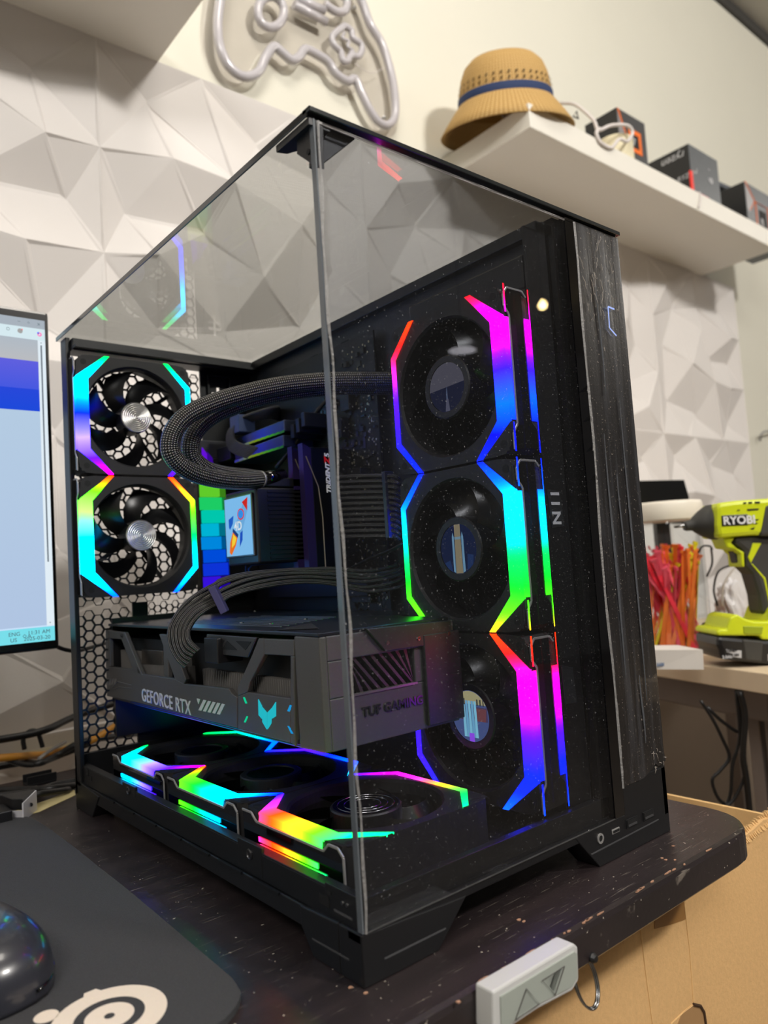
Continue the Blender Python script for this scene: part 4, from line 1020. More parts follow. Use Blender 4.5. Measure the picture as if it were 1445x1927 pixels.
# main power cables with comb
mp = thing('motherboard_power_cable', (.165,.17,.27), 'wide bundle of black sleeved wires with comb beside the fans', 'cable')
for i in range(12):
    py = 896 + i*10.3; pth = [(630,py+2,.175),(660,py,.168),(700,py-1,.166),(724,py-1,.166),(742,py,.168),(752,py+6,.176)]
    MB().tube(smooth_path([U(a,b,'x',c) for a,b,c in pth],4), .00165, 8).build('wire', SLEEVE, mp, smooth=True)
c0, c1 = U(722,887,'x',.1635), U(735,1012,'x',.1635)
MB().box((.1625,c0.y-.0022,c1.z),(.1725,c0.y+.0022,c0.z)).build('cable_comb', mat('comb_plastic', (34,38,58), .3, noise=.1), mp, bevel=.0005)
mp.location = mp.location
text('TUF', .004, U(688,998,'x',.1640), (0,-1,0), (0,0,1), PRINTW, mp, .0001) if False else None
# gpu power cable
gp = thing('graphics_power_cable', (.05,.23,.17), 'arched bundle of black sleeved wires plugged into the graphics card', 'cable')
path = [(360,1238,.583),(345,1226,.582),(336,1205,.585),(338,1178,.590),(362,1146,.60),(410,1118,.612),(470,1096,.625),(550,1083,.64),(620,1082,.652),(690,1090,.663),(750,1080,.675),(765,1066,.685)]
cp_ = smooth_path([T(*q) for q in path], 6)
for j in range(12):
    a, b = j % 6, j // 6; pts = []
    for i, p in enumerate(cp_):
        d = (cp_[min(i+1,len(cp_)-1)] - cp_[max(i-1,0)]).normalized(); s_ = d.cross(Vector((.78,.62,0))).normalized()
        spread = .0031*(1 + .35*math.sin(i/len(cp_)*9 + j) * (1 if i > 30 else .0))
        pts.append(p + s_*(a-2.5)*spread + FW*(b*.0034) + Vector((0,0,.0008*math.sin(i*.3+j))))
    MB().tube(pts, .0016, 8).build('wire', SLEEVE, gp, smooth=True)
pc_ = T(411,1130,.604)
d_ = (T(440,1106,.618)-T(385,1133,.604)).normalized(); s_ = d_.cross(FW).normalized()
MB().prism([pc_+d_*.003+s_*.0125-FW*.002, pc_-d_*.003+s_*.0125-FW*.002, pc_-d_*.003-s_*.0110-FW*.002, pc_+d_*.003-s_*.0110-FW*.002], FW*.009).build('cable_comb', mat('comb_purple', (62,58,92), .3, noise=.1), gp, bevel=.0006)
q0 = T(385,1236,.578)
MB().box((.030,q0.y-.018,.1475),(.052,q0.y+.004,.1665)).build('connector', PLAST, gp, bevel=.0008)
# thin flat cables
o = MB().tube(smooth_path([U(660,1070,'x',.18),U(700,1050,'x',.175),U(735,1036,'x',.17),U(760,1022,'x',.175)],5), .0035, 8, ry=.0012).build('flat_cable', mat('flat_cable_black', (30,30,32), .35, noise=.1), smooth=True)
tag(o, 'flat black ribbon cable running behind the lower vertical fan', 'cable')
o = MB().tube(smooth_path([U(520,880,'x',.17),U(560,830,'x',.18),U(600,770,'x',.19),U(640,730,'x',.2)],5), .0022, 8).build('fan_cable', RUB, smooth=True)
tag(o, 'thin black cable rising behind the memory sticks', 'cable')
ep = thing('processor_power_cable', (.18,.38,.37), 'bunched black sleeved wires at the top heatsink', 'cable')
for i in range(8):
    a = i*2.6
    MB().tube(smooth_path([U(468+a,862-a,'x',.165),U(432+a*.6,845-a*.8,'x',.160),U(430+a*.8,812-a*.9,'x',.162),U(452+a,798-a,'x',.170),U(500+a,786-a*1.1,'x',.185),U(525,790-a,'x',.205)],4), .0016, 7).build('wire', SLEEVE, ep, smooth=True)
MB().box((.160,.385,.366),(.180,.405,.385)).build('connector', mat('connector_blue', (60,74,110), .35, noise=.1), ep, bevel=.0008)

# ------------------------------------------------------------------ graphics card
gc = thing('graphics_card', (.10,.26,.099), 'large dark grey graphics card with cut out shroud and cyan emblem', 'graphics card')
GX = .035
def G5(x, y, X=GX): return U(130 + x/2.535, 1120 + y/2.535, 'x', X)
def gpoly(pts, nm, mt=GUN, th=.004, X=GX, bev=.0006):
    return MB().prism([G5(a,b,X) for a,b in pts], (th,0,0)).build(nm, mt, gc, bevel=bev)
gpoly([(175,340),(285,352),(322,338),(348,378),(335,515),(180,482)], 'shroud_rear_rail')
gpoly([(173,165),(192,168),(196,342),(175,342)], 'shroud_post')
gpoly([(175,168),(262,178),(258,212),(192,206)], 'shroud_top_rail')
gpoly([(236,178),(264,178),(345,378),(320,372),(285,352),(300,345)], 'shroud_diagonal')
gpoly([(428,186),(480,190),(556,402),(548,424),(505,402)], 'shroud_diagonal')
gpoly([(448,240),(470,240),(474,395),(452,385)], 'shroud_post', X=GX+.004)
gpoly([(346,376),(505,400),(550,424),(760,446),(775,470),(800,487),(800,634),(333,515)], 'shroud_text_panel')
gpoly([(903,206),(930,208),(930,284),(862,412),(850,463),(805,482),(803,440),(872,285)], 'shroud_window_post')
gpoly([(930,208),(1072,214),(1072,292),(1055,290),(930,283)], 'shroud_window_top')
gpoly([(1055,290),(1072,292),(1078,724),(1056,700),(1056,492)], 'shroud_window_side')
gpoly([(805,482),(850,463),(1056,492),(1056,706),(805,640)], 'shroud_emblem_panel')
# rounded front corner and end face
EX = .0355; EY = .0745
Pc0t, Pc0b = G5(1072,213), G5(1078,722)
Z1 = .1705; ZB = .0985
MB().prism([(GX,Pc0t.y,Z1),(GX+.0018,EY+.002,Z1),(GX+.006,EY,Z1),(GX+.012,Pc0t.y,Z1)], (0,0,-(Z1-ZB))).build('shroud_corner', GUN, gc, bevel=.001)
ef = MB()
def E6(x, y, Y=EY): return U(600 + x/5.558, 1120 + y/5.558, 'y', Y)
ex0, ex1 = GX+.006, .1535
wx0, wx1 = E6(320,700).x, E6(1000,700).x; wz1, wz0 = .1545, .131
ef.box((ex0,EY,wz1),(ex1,EY+.004,Z1)); ef.box((ex0,EY,ZB),(ex1,EY+.004,wz0)); ef.box((ex0,EY,wz0),(wx0,EY+.004,wz1)); ef.box((wx1,EY,wz0),(ex1,EY+.004,wz1))
ef.build('end_shroud', GUN, gc, bevel=.0008)
MB().box((wx0,EY+.009,wz0-.002),(wx1,EY+.011,wz1+.002)).build('end_vent_back', DARK, gc)
for k in range(12):
    x = wx0 - .012 + k*.0075
    MB().prism([(max(wx0,x),EY+.002,wz1),(max(wx0,x+.0028),EY+.002,wz1),(min(wx1,x+.0238),EY+.002,wz0),(min(wx1,x+.0210),EY+.002,wz0)], (0,.005,0)).build('vent_slat', mat('slat_grey', (66,60,62), .4, .3, noise=.1), gc)
MB().box((wx0-.001,EY-.0008,wz0-.0008),(wx1+.001,EY+.002,wz0+.0006)).build('vent_sill', mat('sill', (120,116,112), .35, .5), gc)
MB().prism([E6(a,b,EY-.0030) for a,b in ((495,352),(1380,262),(1385,490),(700,588))], (0,.0030,0)).build('support_bracket', mat('bracket_black', (42,41,42), .45, noise=.1), gc, bevel=.0006)
for a, b in ((718,500),(1042,452),(1355,400)):
    MB().lathe([(.0016,0),(.0014,.0008),(.0007,.0008),(.0006,.0002)], Matrix.Translation(E6(a,b,EY-.0030)) @ Matrix.Rotation(math.pi/2,4,'X'), 14).build('bracket_screw', SCREW, gc)
MB().box((E6(1085,800).x,EY-.0035,ZB+.002),(.1555,EY-.0002,.163)).build('support_arm', MATS['bracket_black'], gc, bevel=.0008)
text('TUF GAMING', .0085, E6(455,1275,EY-.0006), (1,0,0), (0,0,1), mat('debossed', (58,56,62), .2, .5), gc, .0003, bold=.0002, sx=1.05)
# card body, heatsink, fins
MB().box((GX+.016,EY+.012,ZB+.004),(.150,.446,.158)).build('cooler_core', DARK, gc)
MB().box((.150,.138,ZB+.004),(.196,.446,.158)).build('cooler_core', DARK, gc)
fn = MB(); y = .106
while y < .445:
    if not (.262 < y < .285):
        fn.box((GX+.010,y,.118),(GX+.0165,y+.0005,.1385 if y < .29 else .146)); 
        if y < .262: fn.box((GX+.0165,y,.1385),(GX+.05,y+.0006,.164))
    y += .0030
fn.build('heatsink_fin', FIN, gc)['kind'] = 'stuff'
gpoly([(345,258),(445,265),(447,335),(345,330)], 'heatpipe_block', mat('nickel', (110,104,98), .3, .9, noise=.15), .006, GX+.010)
MB().box((GX+.002,EY+.004,ZB-.0005),(.150,.446,ZB+.004)).build('fan_side_shroud', mat('shroud_under', (30,30,34), .4, noise=.1), gc, bevel=.0008)
for yc in (.14,.255,.37):
    MX = Matrix.Translation((.095,yc,ZB-.0006))
    MB().lathe([(.050,.001),(.050,-.0012),(.047,-.0012),(.047,.001)], MX, 40).build('fan_ring', PLAST, gc)
# backplate
BP = mat('backplate', (50,52,58), .32, .6, noise=.12, nscale=80)
MB().box((GX+.001,EY+.001,.1705),(.150,.450,.1730)).build('backplate', BP, gc, bevel=.0006)
MB().box((.150,.138,.1705),(.197,.450,.1730)).build('backplate', BP, gc, bevel=.0006)
for k in range(9): MB().box((.060+k*.009,.16+.004*k,.1730),(.0614+k*.009,.36-.006*k,.1735)).build('backplate_rib', mat('rib', (110,112,118), .3, .7), gc)
for a, b in ((455,1172),(510,1174),(575,1165),(480,1150)): 
    c_ = U(a,b,'z',.1735); MB().lathe([(.0018,-.0005),(.0016,.0006)], Matrix.Translation(c_), 12).build('backplate_screw', SCREW, gc)
MB().prism([U(a,b,'z',.17345) for a,b in ((520,1186),(585,1172),(600,1183))], (0,0,.0002)).build('backplate_cutout', DARK, gc)
# power socket bracket with triangles
gpoly([(655,186),(893,203),(850,298),(690,280),(655,282)], 'socket_bracket', mat('socket_bracket', (56,55,57), .4, .2, noise=.1), .003, GX-.0005)
for tq in (((690,212),(740,215),(715,258)), ((752,218),(800,262),(730,258)), ((793,218),(868,222),(840,262))):
    gpoly(tq, 'bracket_opening', DARK, .0012, GX-.0008, 0)
# emblem, lettering, slashes
GT = mat('printed_grey', (200,200,202), .45, .1, noise=.05)
t0_ = G5(347,500,GX-.0004); t1_ = G5(580,548,GX-.0004); hh = .0105
text('GEFORCE RTX', .0162, (GX-.0004, t0_.y, t0_.z-.0005), (0,-1,-.020), (0,0,1), GT, gc, .0003, sx=.90, sp=1.10, bold=.0001)
for k in range(6):
    x = 612 + k*22; sl = gpoly([(x+6,495+k*4.6),(x+20,498+k*4.6),(x-4,547+k*4.6),(x-18,544+k*4.6)] if k > 0 else [(x-4,493),(x+12,496),(x+4,520)], 'slash_mark', GT, .0004, GX-.0004, 0)
for k in range(4): gpoly([(182+k*12,398),(190+k*12,399),(182+k*12+4,428),(182+k*12-6,428)], 'slash_mark', mat('printed_dark', (96,94,94), .4), .0004, GX-.0004, 0)
MB().tube([G5(205,442,GX-.0003),G5(232,412,GX-.0003),G5(298,430,GX-.0003)], .0004, 6).build('line_mark', MATS['printed_dark'], gc)
MB().tube([G5(212,448,GX-.0003),G5(238,438,GX-.0003),G5(298,444,GX-.0003)], .0003, 6).build('line_mark', MATS['printed_dark'], gc)
m = MB()
def gem(pts, c): m.prism([G5(a,b,GX-.0006) for a,b in pts], (.0008,0,0), c)
CY = C(40,200,215)
gem([(901,497),(918,530),(918,590),(903,572)], CY); gem([(920,535),(941,560),(941,640),(921,605)], CY); gem([(984,510),(968,536),(966,590),(984,578)], CY)
gem([(966,538),(945,560),(945,640),(962,612)], CY); 
m.build('lit_emblem', LEDS, gc)
m = MB(); 
for q, c in (([(829,487),(836,487),(848,517),(840,517)], C(20,220,160)), ([(846,577),(852,580),(840,608),(833,606)], C(20,220,160)), ([(1052,524),(1060,527),(1050,556),(1040,553)], C(30,160,230)), ([(1041,624),(1048,626),(1068,662),(1058,660)], C(30,160,230))):
    m.prism([G5(a,b,GX-.0004) for a,b in q], (.0006,0,0), c)
m.build('lit_dash', LEDS, gc)
# light strip along the lower edge
m = MB(); k = 40; ya, yb = .40, .10
gcols = [C(10,40,120),C(20,70,200),C(40,60,220),C(120,50,230),C(0,150,170),C(0,160,220),C(20,70,230),C(140,60,230)]
for i in range(k):
    y0, y1 = ya+(yb-ya)*i/k, ya+(yb-ya)*(i+1)/k; c0, c1 = grad(gcols, i/k), grad(gcols, (i+1)/k)
    m.add([(GX+.0015,y0,ZB+.0015),(GX+.0015,y1,ZB+.0015),(GX+.006,y1,ZB-.0022),(GX+.006,y0,ZB-.0022)], [(0,1,2,3)], [c0,c1,c1,c0])
m.build('under_light_strip', LEDS, gc)
MB().box((GX+.004,.446,.06),(.20,.4498,.178)).build('slot_bracket', mat('slot_steel', (60,60,62), .35, .8, noise=.1), gc)

# ------------------------------------------------------------------ right desk, jar, drill
wd = thing('pale_wood_desk', (1.1,.35,-.72), 'pale wood topped desk with grey frame at right, behind the tower', 'desk')
WOOD = mat('pale_wood', (222,200,170), .5, noise=.08, nscale=14, bump=.05)
a0, a1 = U(1180,1233,'z',.05), U(1445,1268,'z',.05); dr = (a1-a0).normalized(); a1 = a0 + dr*.62; a00 = a0 - dr*.14
out = Vector((.95,.1,0))
MB().prism([a00, a1, a1+out, a00+out], (0,0,-.026)).build('desktop', WOOD, wd, bevel=.0015)
FRM = mat('grey_frame', (128,116,108), .6, noise=.05)
MB().prism([a00+Vector((.05,0,-.026)), a0+dr*.235+Vector((.05,0,-.026)), a0+dr*.235+Vector((.05,0,-.075)), a00+Vector((.05,0,-.075))], (.012,.002,0)).build('modesty_panel', FRM, wd, bevel=.004)
for kk in (.17,.20):
    p0 = a0 + dr*kk + Vector((.09,0,-.03)); MB().prism([p0, p0+dr*.022, p0+dr*.022+Vector((0,0,-.69)), p0+Vector((0,0,-.69))], (.03,.005,0)).build('leg', FRM, wd, bevel=.003)
p0 = a00+Vector((.6,.05,-.03)); MB().prism([p0, p0+dr*.03, p0+dr*.03+Vector((0,0,-.69)), p0+Vector((0,0,-.69))], (.03,.005,0)).build('leg', FRM, wd)
for pts, lb in (([(1318,1318,.98),(1340,1352,.98),(1360,1392,.98),(1372,1425,.98),(1355,1450,.98),(1340,1468,.98),(1350,1500,.98),(1366,1512,.98),(1375,1490,.98),(1378,1440,.98),(1392,1385,.98),(1385,1300,.98)], 'thin black cable looped beneath the pale desk'),
                ([(1392,1300,.97),(1402,1350,.97),(1398,1420,.97),(1405,1470,.97),(1412,1540,.97),(1425,1640,.97)], 'thick black cable hanging straight under the pale desk'),
                ([(1330,1330,.985),(1362,1360,.985),(1395,1374,.985),(1385,1290,.985)], 'short black cable sagging below the grey desk rail'),
                ([(1404,1440,.975),(1398,1470,.975),(1380,1505,.975),(1360,1525,.975),(1350,1560,.975)], 'thin black cable curling behind the cardboard box')):
    o = MB().tube(smooth_path([T(*q) for q in pts],5), .0022 if 'thick' not in lb else .004, 8).build('hanging_cable', RUB, smooth=True); tag(o, lb, 'cable')
# plain panel added behind to darken the area under the desk
cbn = MB().box((.55,.69,-.72),(2.1,.728,-.02)).build('under_desk_darkening_panel', mat('taupe_panel', (150,134,118), .7, noise=.06, nscale=6)); tag(cbn, 'added taupe panel darkening the area beneath the pale desk', 'panel')

# jar of zip ties
jc = T(1262,1100,1.20); jc.z = .05
jar = thing('plastic_jar', tuple(jc), 'clear plastic jar with cream lid full of neon zip ties', 'jar')
JG = glass('clear_plastic', (.93,.94,.94), .05, 1.3)
Mj = Matrix.Translation(jc)
MB().lathe([(.050,.001),(.053,.004),(.055,.10),(.053,.205),(.051,.21),(.049,.205),(.051,.10),(.049,.006)], Mj, 40, cap=False).build('body', JG, jar, smooth=True)
MB().lathe([(.001,.001),(.050,.001),(.050,.003),(.001,.003)], Mj, 40, cap=False).build('base', JG, jar)
MB().lathe([(.057,.205),(.058,.207),(.058,.230),(.056,.235),(.001,.236)], Mj, 40).build('lid', mat('cream_lid', (226,218,204), .4, noise=.03), jar, smooth=True)
ZT = {'pink': mat('zip_pink', (255,96,120), .4, emit=0), 'red': mat('zip_red', (255,50,72), .4), 'orange': mat('zip_orange', (255,130,50), .4), 'yellow': mat('zip_yellow', (245,228,30), .4), 'grey': mat('zip_grey', (130,120,150), .4)}
for i in range(95):
    col = random.choice(['pink','pink','pink','red','orange','orange','yellow','yellow'] + (['grey'] if i % 13 == 0 else []))
    a, b = random.uniform(0,6.28), random.uniform(0,6.28); r0, r1 = .040*random.random()**.5, .043*random.random()**.5
    lean = Vector((RT.x,RT.y,0))*(-.022 if col in ('pink','red') else .012)
    p = jc + Vector((r0*math.cos(a), r0*math.sin(a), .005)) - lean*.8; q = jc + Vector((r1*math.cos(b), r1*math.sin(b), random.uniform(.125,.165))) + lean*.8
    for e_ in (p, q):
        d_ = Vector((e_.x-jc.x, e_.y-jc.y)); 
        if d_.length > .045: e_.x = jc.x + d_.x/d_.length*.045; e_.y = jc.y + d_.y/d_.length*.045
    d_ = (q-p).normalized(); s_ = d_.cross(Vector((math.cos(a),math.sin(a),.1))).normalized()*.0032; n_ = d_.cross(s_).normalized()*.0006
    z = MB().prism([p-s_-n_, p+s_-n_, p+s_+n_, p-s_+n_], q-p)
    z.prism([q-s_*1.6-n_*2.5, q+s_*1.6-n_*2.5, q+s_*1.6+n_*2.5, q-s_*1.6+n_*2.5], d_*.005)
    o = z.build('zip_tie', ZT[col]); tag(o, 'neon %s plastic zip tie standing in the clear jar' % col, 'zip tie', '%s zip ties in the clear jar' % col)
# black slab behind the jar
o = MB().prism([T(1195,905,1.42),T(1287,903,1.42),T(1296,935,1.42),T(1296,985,1.42),T(1195,985,1.42)], FW*.03 ).build('black_display', mat('black_panel', (10,11,12), .3, noise=.1)); 
lo = .05
tag(o, 'small black screen standing behind the jar of zip ties', 'screen')
ztop = T(1235,985,1.44).z
pA, pB = T(1235,985,1.44), T(1260,985,1.44)
o2 = MB().prism([pA, pB, Vector((pB.x,pB.y,.0503)), Vector((pA.x,pA.y,.0503))], FW*.02).build('stand', PLAST, o)
# carton and cable coil behind the drill
o = MB(); pA = U(1232,1232,'z',.0505); 
bx0 = T(1228,1196,1.075)
pl_ = [T(1226,1232,1.06),T(1322,1240,1.03),T(1326,1205,1.05),T(1228,1196,1.08)]
zb = MB().prism([Vector((p.x,p.y,max(.0502,p.z))) for p in pl_], Vector((.03,.06,0)))
zb = MB().prism([Vector((T(1226,1232,1.02).x,T(1226,1232,1.02).y,.0503)), Vector((T(1322,1236,.99).x,T(1322,1236,.99).y,.0503)), Vector((T(1326,1236,.99).x,T(1322,1236,.99).y,.076)), Vector((T(1226,1232,1.02).x,T(1226,1232,1.02).y,.076))], (.035,.055,0)).build('paper_carton', mat('pale_carton', (220,214,206), .6, noise=.05))
tag(zb, 'low pale carton with small printed text in front of the jar', 'box')
cq_ = zb.data.vertices[0].co
text('5608 5608', .006, Vector((T(1232,1225,1.015).x-.0015,T(1232,1225,1.015).y-.0015,.055)), (T(1322,1236,.99)-T(1226,1232,1.02)).normalized()*1 if False else Vector((.83,-.55,0)), (0,0,1), mat('blue_grey_print', (90,110,140), .6), zb, .0002, bold=.0003)
coil = thing('coiled_cable', tuple(Vector((T(1370,1165,1.16).x,T(1370,1165,1.16).y,.05))), 'bundled black and white cables lying behind the drill', 'cable')
cc = Vector((T(1372,1152,1.16).x,T(1372,1152,1.16).y,.078))
for k in range(9):
    MB().tube([cc + Vector((RT.x,RT.y,0))*(-.038+.009*k) + (Vector((FW.x,FW.y,0))*math.cos(a) + Vector((0,0,1))*math.sin(a))*(.014+.002*(k%3)) for a in [i*math.pi/8 for i in range(16)]], .0036, 7, closed=True).build('coil_turn', RUB, coil, smooth=True)
for pts in ([(1350,1140,1.15),(1343,1110,1.15),(1352,1075,1.15),(1380,1062,1.16)], [(1358,1140,1.14),(1362,1100,1.14),(1385,1065,1.14),(1400,1060,1.15)], [(1340,1035,1.17),(1336,1028,1.17),(1322,1028,1.17),(1314,1040,1.17)], [(1338,1030,1.17),(1340,1060,1.17),(1330,1085,1.17)]):
    MB().tube(smooth_path([T(*q) for q in pts],5), .0016, 7).build('loose_wire', random.choice([WHITEC, RUB]), coil, smooth=True)
bagm = mat('clear_bag', (222,222,226), .3, alpha=.55, noise=.1)
bm = bmesh.new(); bmesh.ops.create_icosphere(bm, subdivisions=4, radius=1)
for v in bm.verts:
    k = 1 + .12*math.sin(v.co.x*9+v.co.z*7) + .08*math.sin(v.co.y*17-v.co.z*11); v.co = Vector((v.co.x*.034*k, v.co.y*.02*k, (v.co.z*.050*k)))
me = bpy.data.meshes.new('plastic_bag'); bm.to_mesh(me); bm.free(); me.materials.append(mat('milky_bag', (214,212,214), .35, noise=.08, nscale=60))
o = bpy.data.objects.new('plastic_bag', me); pb_ = T(1372,1100,1.24); o.location = (pb_.x, pb_.y, .101); COL.objects.link(o); tag(o, 'milky plastic bag standing behind the drill handle', 'bag')
# hook on the wall at far right
o = MB().tube(smooth_path([U(1430,830,'y',.775),U(1432,818,'y',.765),U(1440,812,'y',.765),U(1455,812,'y',.775),U(1470,812,'y',.79)],4), .0035, 8).build('wall_hook', mat('grey_hook', (160,158,156), .4, .5, noise=.1), smooth=True); tag(o, 'small grey hook on the plain wall at far right', 'hook')

# drill
LIMEP = mat('lime_plastic', (204,216,20), .42, noise=.06, bump=.05); DGR = mat('dark_grey_rubber', (56,55,52), .6, noise=.12, bump=.2, bscale=900); BLK = mat('black_shiny_plastic', (22,22,24), .35, noise=.1)
DT = 1.02
drl = thing('cordless_drill', tuple(Vector((T(1395,1245,DT).x,T(1395,1245,DT).y,.0515))), 'lime and dark grey cordless drill standing on its battery on pale desk', 'drill')
SC = 1/4.189
zoff = .0515 - T(1395,1249,DT+.0).z
def DP(x, y, off=0): return T(1180 + x*SC, 860 + y*SC, DT) + Vector((FW.x,FW.y,0)).normalized()*off + Vector((0,0,zoff))
def dpoly(pts, nm, mt, w_, bev=.003, c_=0, z=None):
    a = [DP(x,y,-w_/2+c_) for x,y in pts]; return MB().prism(a, Vector((FW.x,FW.y,0)).normalized()*w_).build(nm, mt, drl, bevel=bev)
dpoly([(632,408),(660,385),(780,368),(1010,352),(1200,340),(1400,345),(1500,400),(1500,600),(1350,640),(1000,620),(960,640),(930,632),(650,655),(632,560)], 'motor_housing', LIMEP, .058, .008)
# nose cone and bit
ax0, ax1 = DP(650,520), DP(480,545); axd = (ax1-ax0).normalized()
def conem(p0, d, prof, nm, mt):
    z_ = d; x_ = z_.orthogonal().normalized(); y_ = z_.cross(x_); M_ = Matrix.Identity(4)
    for r in range(3): M_[r][0], M_[r][1], M_[r][2], M_[r][3] = x_[r], y_[r], z_[r], p0[r]
    return MB().lathe(prof, M_, 28).build(nm, mt, drl, smooth=True)
conem(DP(655,525), axd, [(.024,-.004),(.0235,.002),(.017,.014),(.011,.022),(.0075,.026),(.0070,.033),(.006,.036)], 'nose_cone', DGR)
conem(DP(520,540), axd, [(.0035,0),(.0035,.012),(.002,.016),(.0016,.026)], 'driver_bit', SCREW)
dpoly([(1005,400),(1300,395),(1300,640),(1000,640),(955,640),(975,560)], 'rear_housing', DGR, .062, .004)
dpoly([(1030,440),(1090,440),(1085,565),(1045,565),(1028,500)], 'vent_frame', LIMEP, .064, .002)
dpoly([(1052,455),(1066,455),(1064,550),(1050,548)], 'vent', DARK, .0655, 0)
for q in (((840,380),(862,380),(858,392),(838,394)), ((878,378),(905,377),(902,390),(876,391)), ((925,376),(965,375),(960,390),(928,391)), ((865,433),(955,428),(950,440),(868,446)), ((925,512),(958,510),(940,524)), ((915,542),(950,538),(935,550)), ((885,585),(925,570),(915,590)), ((785,440),(815,438),(800,447))):
    dpoly(q, 'vent', DARK, .0595, 0)
dpoly([(668,482),(870,472),(872,556),(672,566)], 'badge', BLK, .0605, .001)
tdir = (DP(870,515)-DP(668,524)).normalized()
text('RYOBI', .0150, DP(680,552,-.0307), tdir, (0,0,1), mat('badge_white', (215,215,215), .4), drl, .0003, bold=.0005, sx=1.0)
dpoly([(700,640),(800,650),(770,690),(820,735),(870,760),(875,880),(850,870),(840,780),(800,740),(740,730)], 'front_trim', LIMEP, .040, .003)
dpoly([(790,640),(1200,625),(1230,700),(1090,760),(1110,1160),(1180,1250),(1010,1250),(990,1100),(940,930),(880,870),(870,760),(800,700)], 'handle', DGR, .042, .006)
dpoly([(812,668),(930,655),(925,690),(815,700)], 'trigger', mat('trigger_metal', (170,168,160), .4, .3), .018, .002)
dpoly([(800,735),(850,745),(872,800),(868,880),(838,830),(825,770)], 'trigger_guard', DGR, .020, .002)
dpoly([(930,690),(1000,690),(915,850),(895,800)], 'handle_stripe', LIMEP, .0435, .001)
dpoly([(915,850),(930,850),(1030,960),(1070,1160),(1060,1180),(1015,970)], 'handle_stripe', LIMEP, .0432, .001)
dpoly([(1040,1200),(1085,1150),(1400,1150),(1420,1440),(960,1430),(940,1400),(620,1400),(615,1370),(640,1350),(690,1350),(720,1260),(770,1235),(830,1270),(900,1290),(1010,1290)], 'battery_clamp', LIMEP, .072, .006)
dpoly([(815,1325),(970,1330),(960,1390),(820,1385)], 'clamp_recess', mat('lime_dark', (150,165,20), .5), .0735, .001)
dpoly([(620,1402),(960,1432),(1420,1445),(1420,1635),(1110,1632),(655,1580),(640,1510),(622,1470)], 'battery', BLK, .074, .005)
dpoly([(805,1425),(965,1440),(955,1600),(830,1585)], 'battery_latch', DGR, .076, .002)
dpoly([(683,1500),(800,1512),(800,1568),(735,1560),(735,1535),(690,1525)], 'label', mat('label_white', (190,190,192), .5), .0750, 0)
dpoly([(1000,1540),(1300,1555),(1300,1600),(1002,1590)], 'label', MATS['label_white'], .0750, 0)
text('RYOBI', .0085, DP(1012,1583,-.0379), tdir, (0,0,1), BLK, drl, .0002, bold=.0003)
text('ONE+', .0050, DP(690,1522,-.0379), tdir, (0,0,1), BLK, drl, .0002, bold=.0002)
text('18V', .0045, DP(740,1555,-.0379), tdir, (0,0,1), BLK, drl, .0002, bold=.0002)
text('2.0Ah', .0055, DP(655,1572,-.0375), tdir, (0,0,1), MATS['label_white'], drl, .0002, bold=.0002)

# ------------------------------------------------------------------ things on the shelf
STRAW = sleeve_mat('woven_straw', (176,138,78), (232,202,138), 46, 90, .75)
hat = thing('straw_hat', (.985,.668,1.09), 'woven straw hat with navy band overhanging the left shelf end', 'hat')
Mh = Matrix.Translation((.985,.655,1.112)) @ Matrix.Rotation(-.19,4,'Y') @ Matrix.Rotation(.17,4,'X')
def hat_lathe(prof, nm, mt, n=48, wav=0):
    m = MB(); L_ = 0; pr = None
    for i, (r, h) in enumerate(prof):
        if pr: L_ += math.dist(pr, (r, h))
        pr = (r, h)
        for k in range(n):
            a = 2*math.pi*k/n; hh_ = h + wav*max(0,(r-.10))*math.cos(2*a)*1.2
            m.v.append(Mh @ Vector((r*math.cos(a)*1.0, r*math.sin(a)*.90, hh_))); m.uv.append((len(m.v)-1, k/n, L_))
    for i in range(len(prof)-1):
        for k in range(n): m.f.append((i*n+k, i*n+(k+1)%n, (i+1)*n+(k+1)%n, (i+1)*n+k))
    return m.build(nm, mt, hat, smooth=True, fixn=False)
hat_lathe([(.104,.045),(.1035,.060),(.101,.080),(.096,.102),(.087,.122),(.073,.135),(.054,.141),(.036,.138),(.018,.131),(.001,.128)], 'crown', STRAW)
hat_lathe([(.103,.046),(.118,.028),(.134,.009),(.147,-.007),(.149,-.005),(.136,.013),(.120,.033),(.104,.052)], 'brim', STRAW, wav=.0)
hat_lathe([(.1050,.048),(.1056,.050),(.1050,.064),(.1040,.066)], 'band', mat('navy_band', (34,52,92), .8, noise=.1))
for k in range(40):
    a = 2*math.pi*k/40
    for rr, h0 in ((.1030,.072),(.1014,.083)):
        c_ = Mh @ Vector((rr*math.cos(a+.04*(h0>.05)), rr*.9*math.sin(a+.04*(h0>.05)), h0)); t_ = Vector((-math.sin(a), .9*math.cos(a), 0))*.0028; u_ = Vector((0,0,.0045)) + t_*.8; nn = Vector((math.cos(a),math.sin(a),.1))*.0012
        MB().add([c_-t_+nn, c_-u_+nn, c_+t_+nn, c_+u_+nn], [(0,1,2,3)]).build('weave_opening', mat('straw_shadow', (70,52,26), .9), hat, fixn=False) if k < 40 else None
o = thing('dark_hair_clip', (.905,.60,1.09), 'small black and white bristly thing under the hat brim', 'brush')
for i in range(26):
    b0 = Vector((.925+random.uniform(-.008,.03),.575+random.uniform(-.01,.05),1.091)); MB().tube([b0, b0+Vector((random.uniform(-.01,.01)-.006,random.uniform(-.012,.006),random.uniform(.003,.010)))], .0008, 5).build('bristle', random.choice([BLK,BLK,WHITEC]), o)
BOXK = mat('box_black', (26,26,28), .45, noise=.1); BOXG = mat('box_grey', (92,96,100), .4, .1, noise=.12, nscale=120); BOXD = mat('box_dark_grey', (66,66,68), .4, noise=.1)
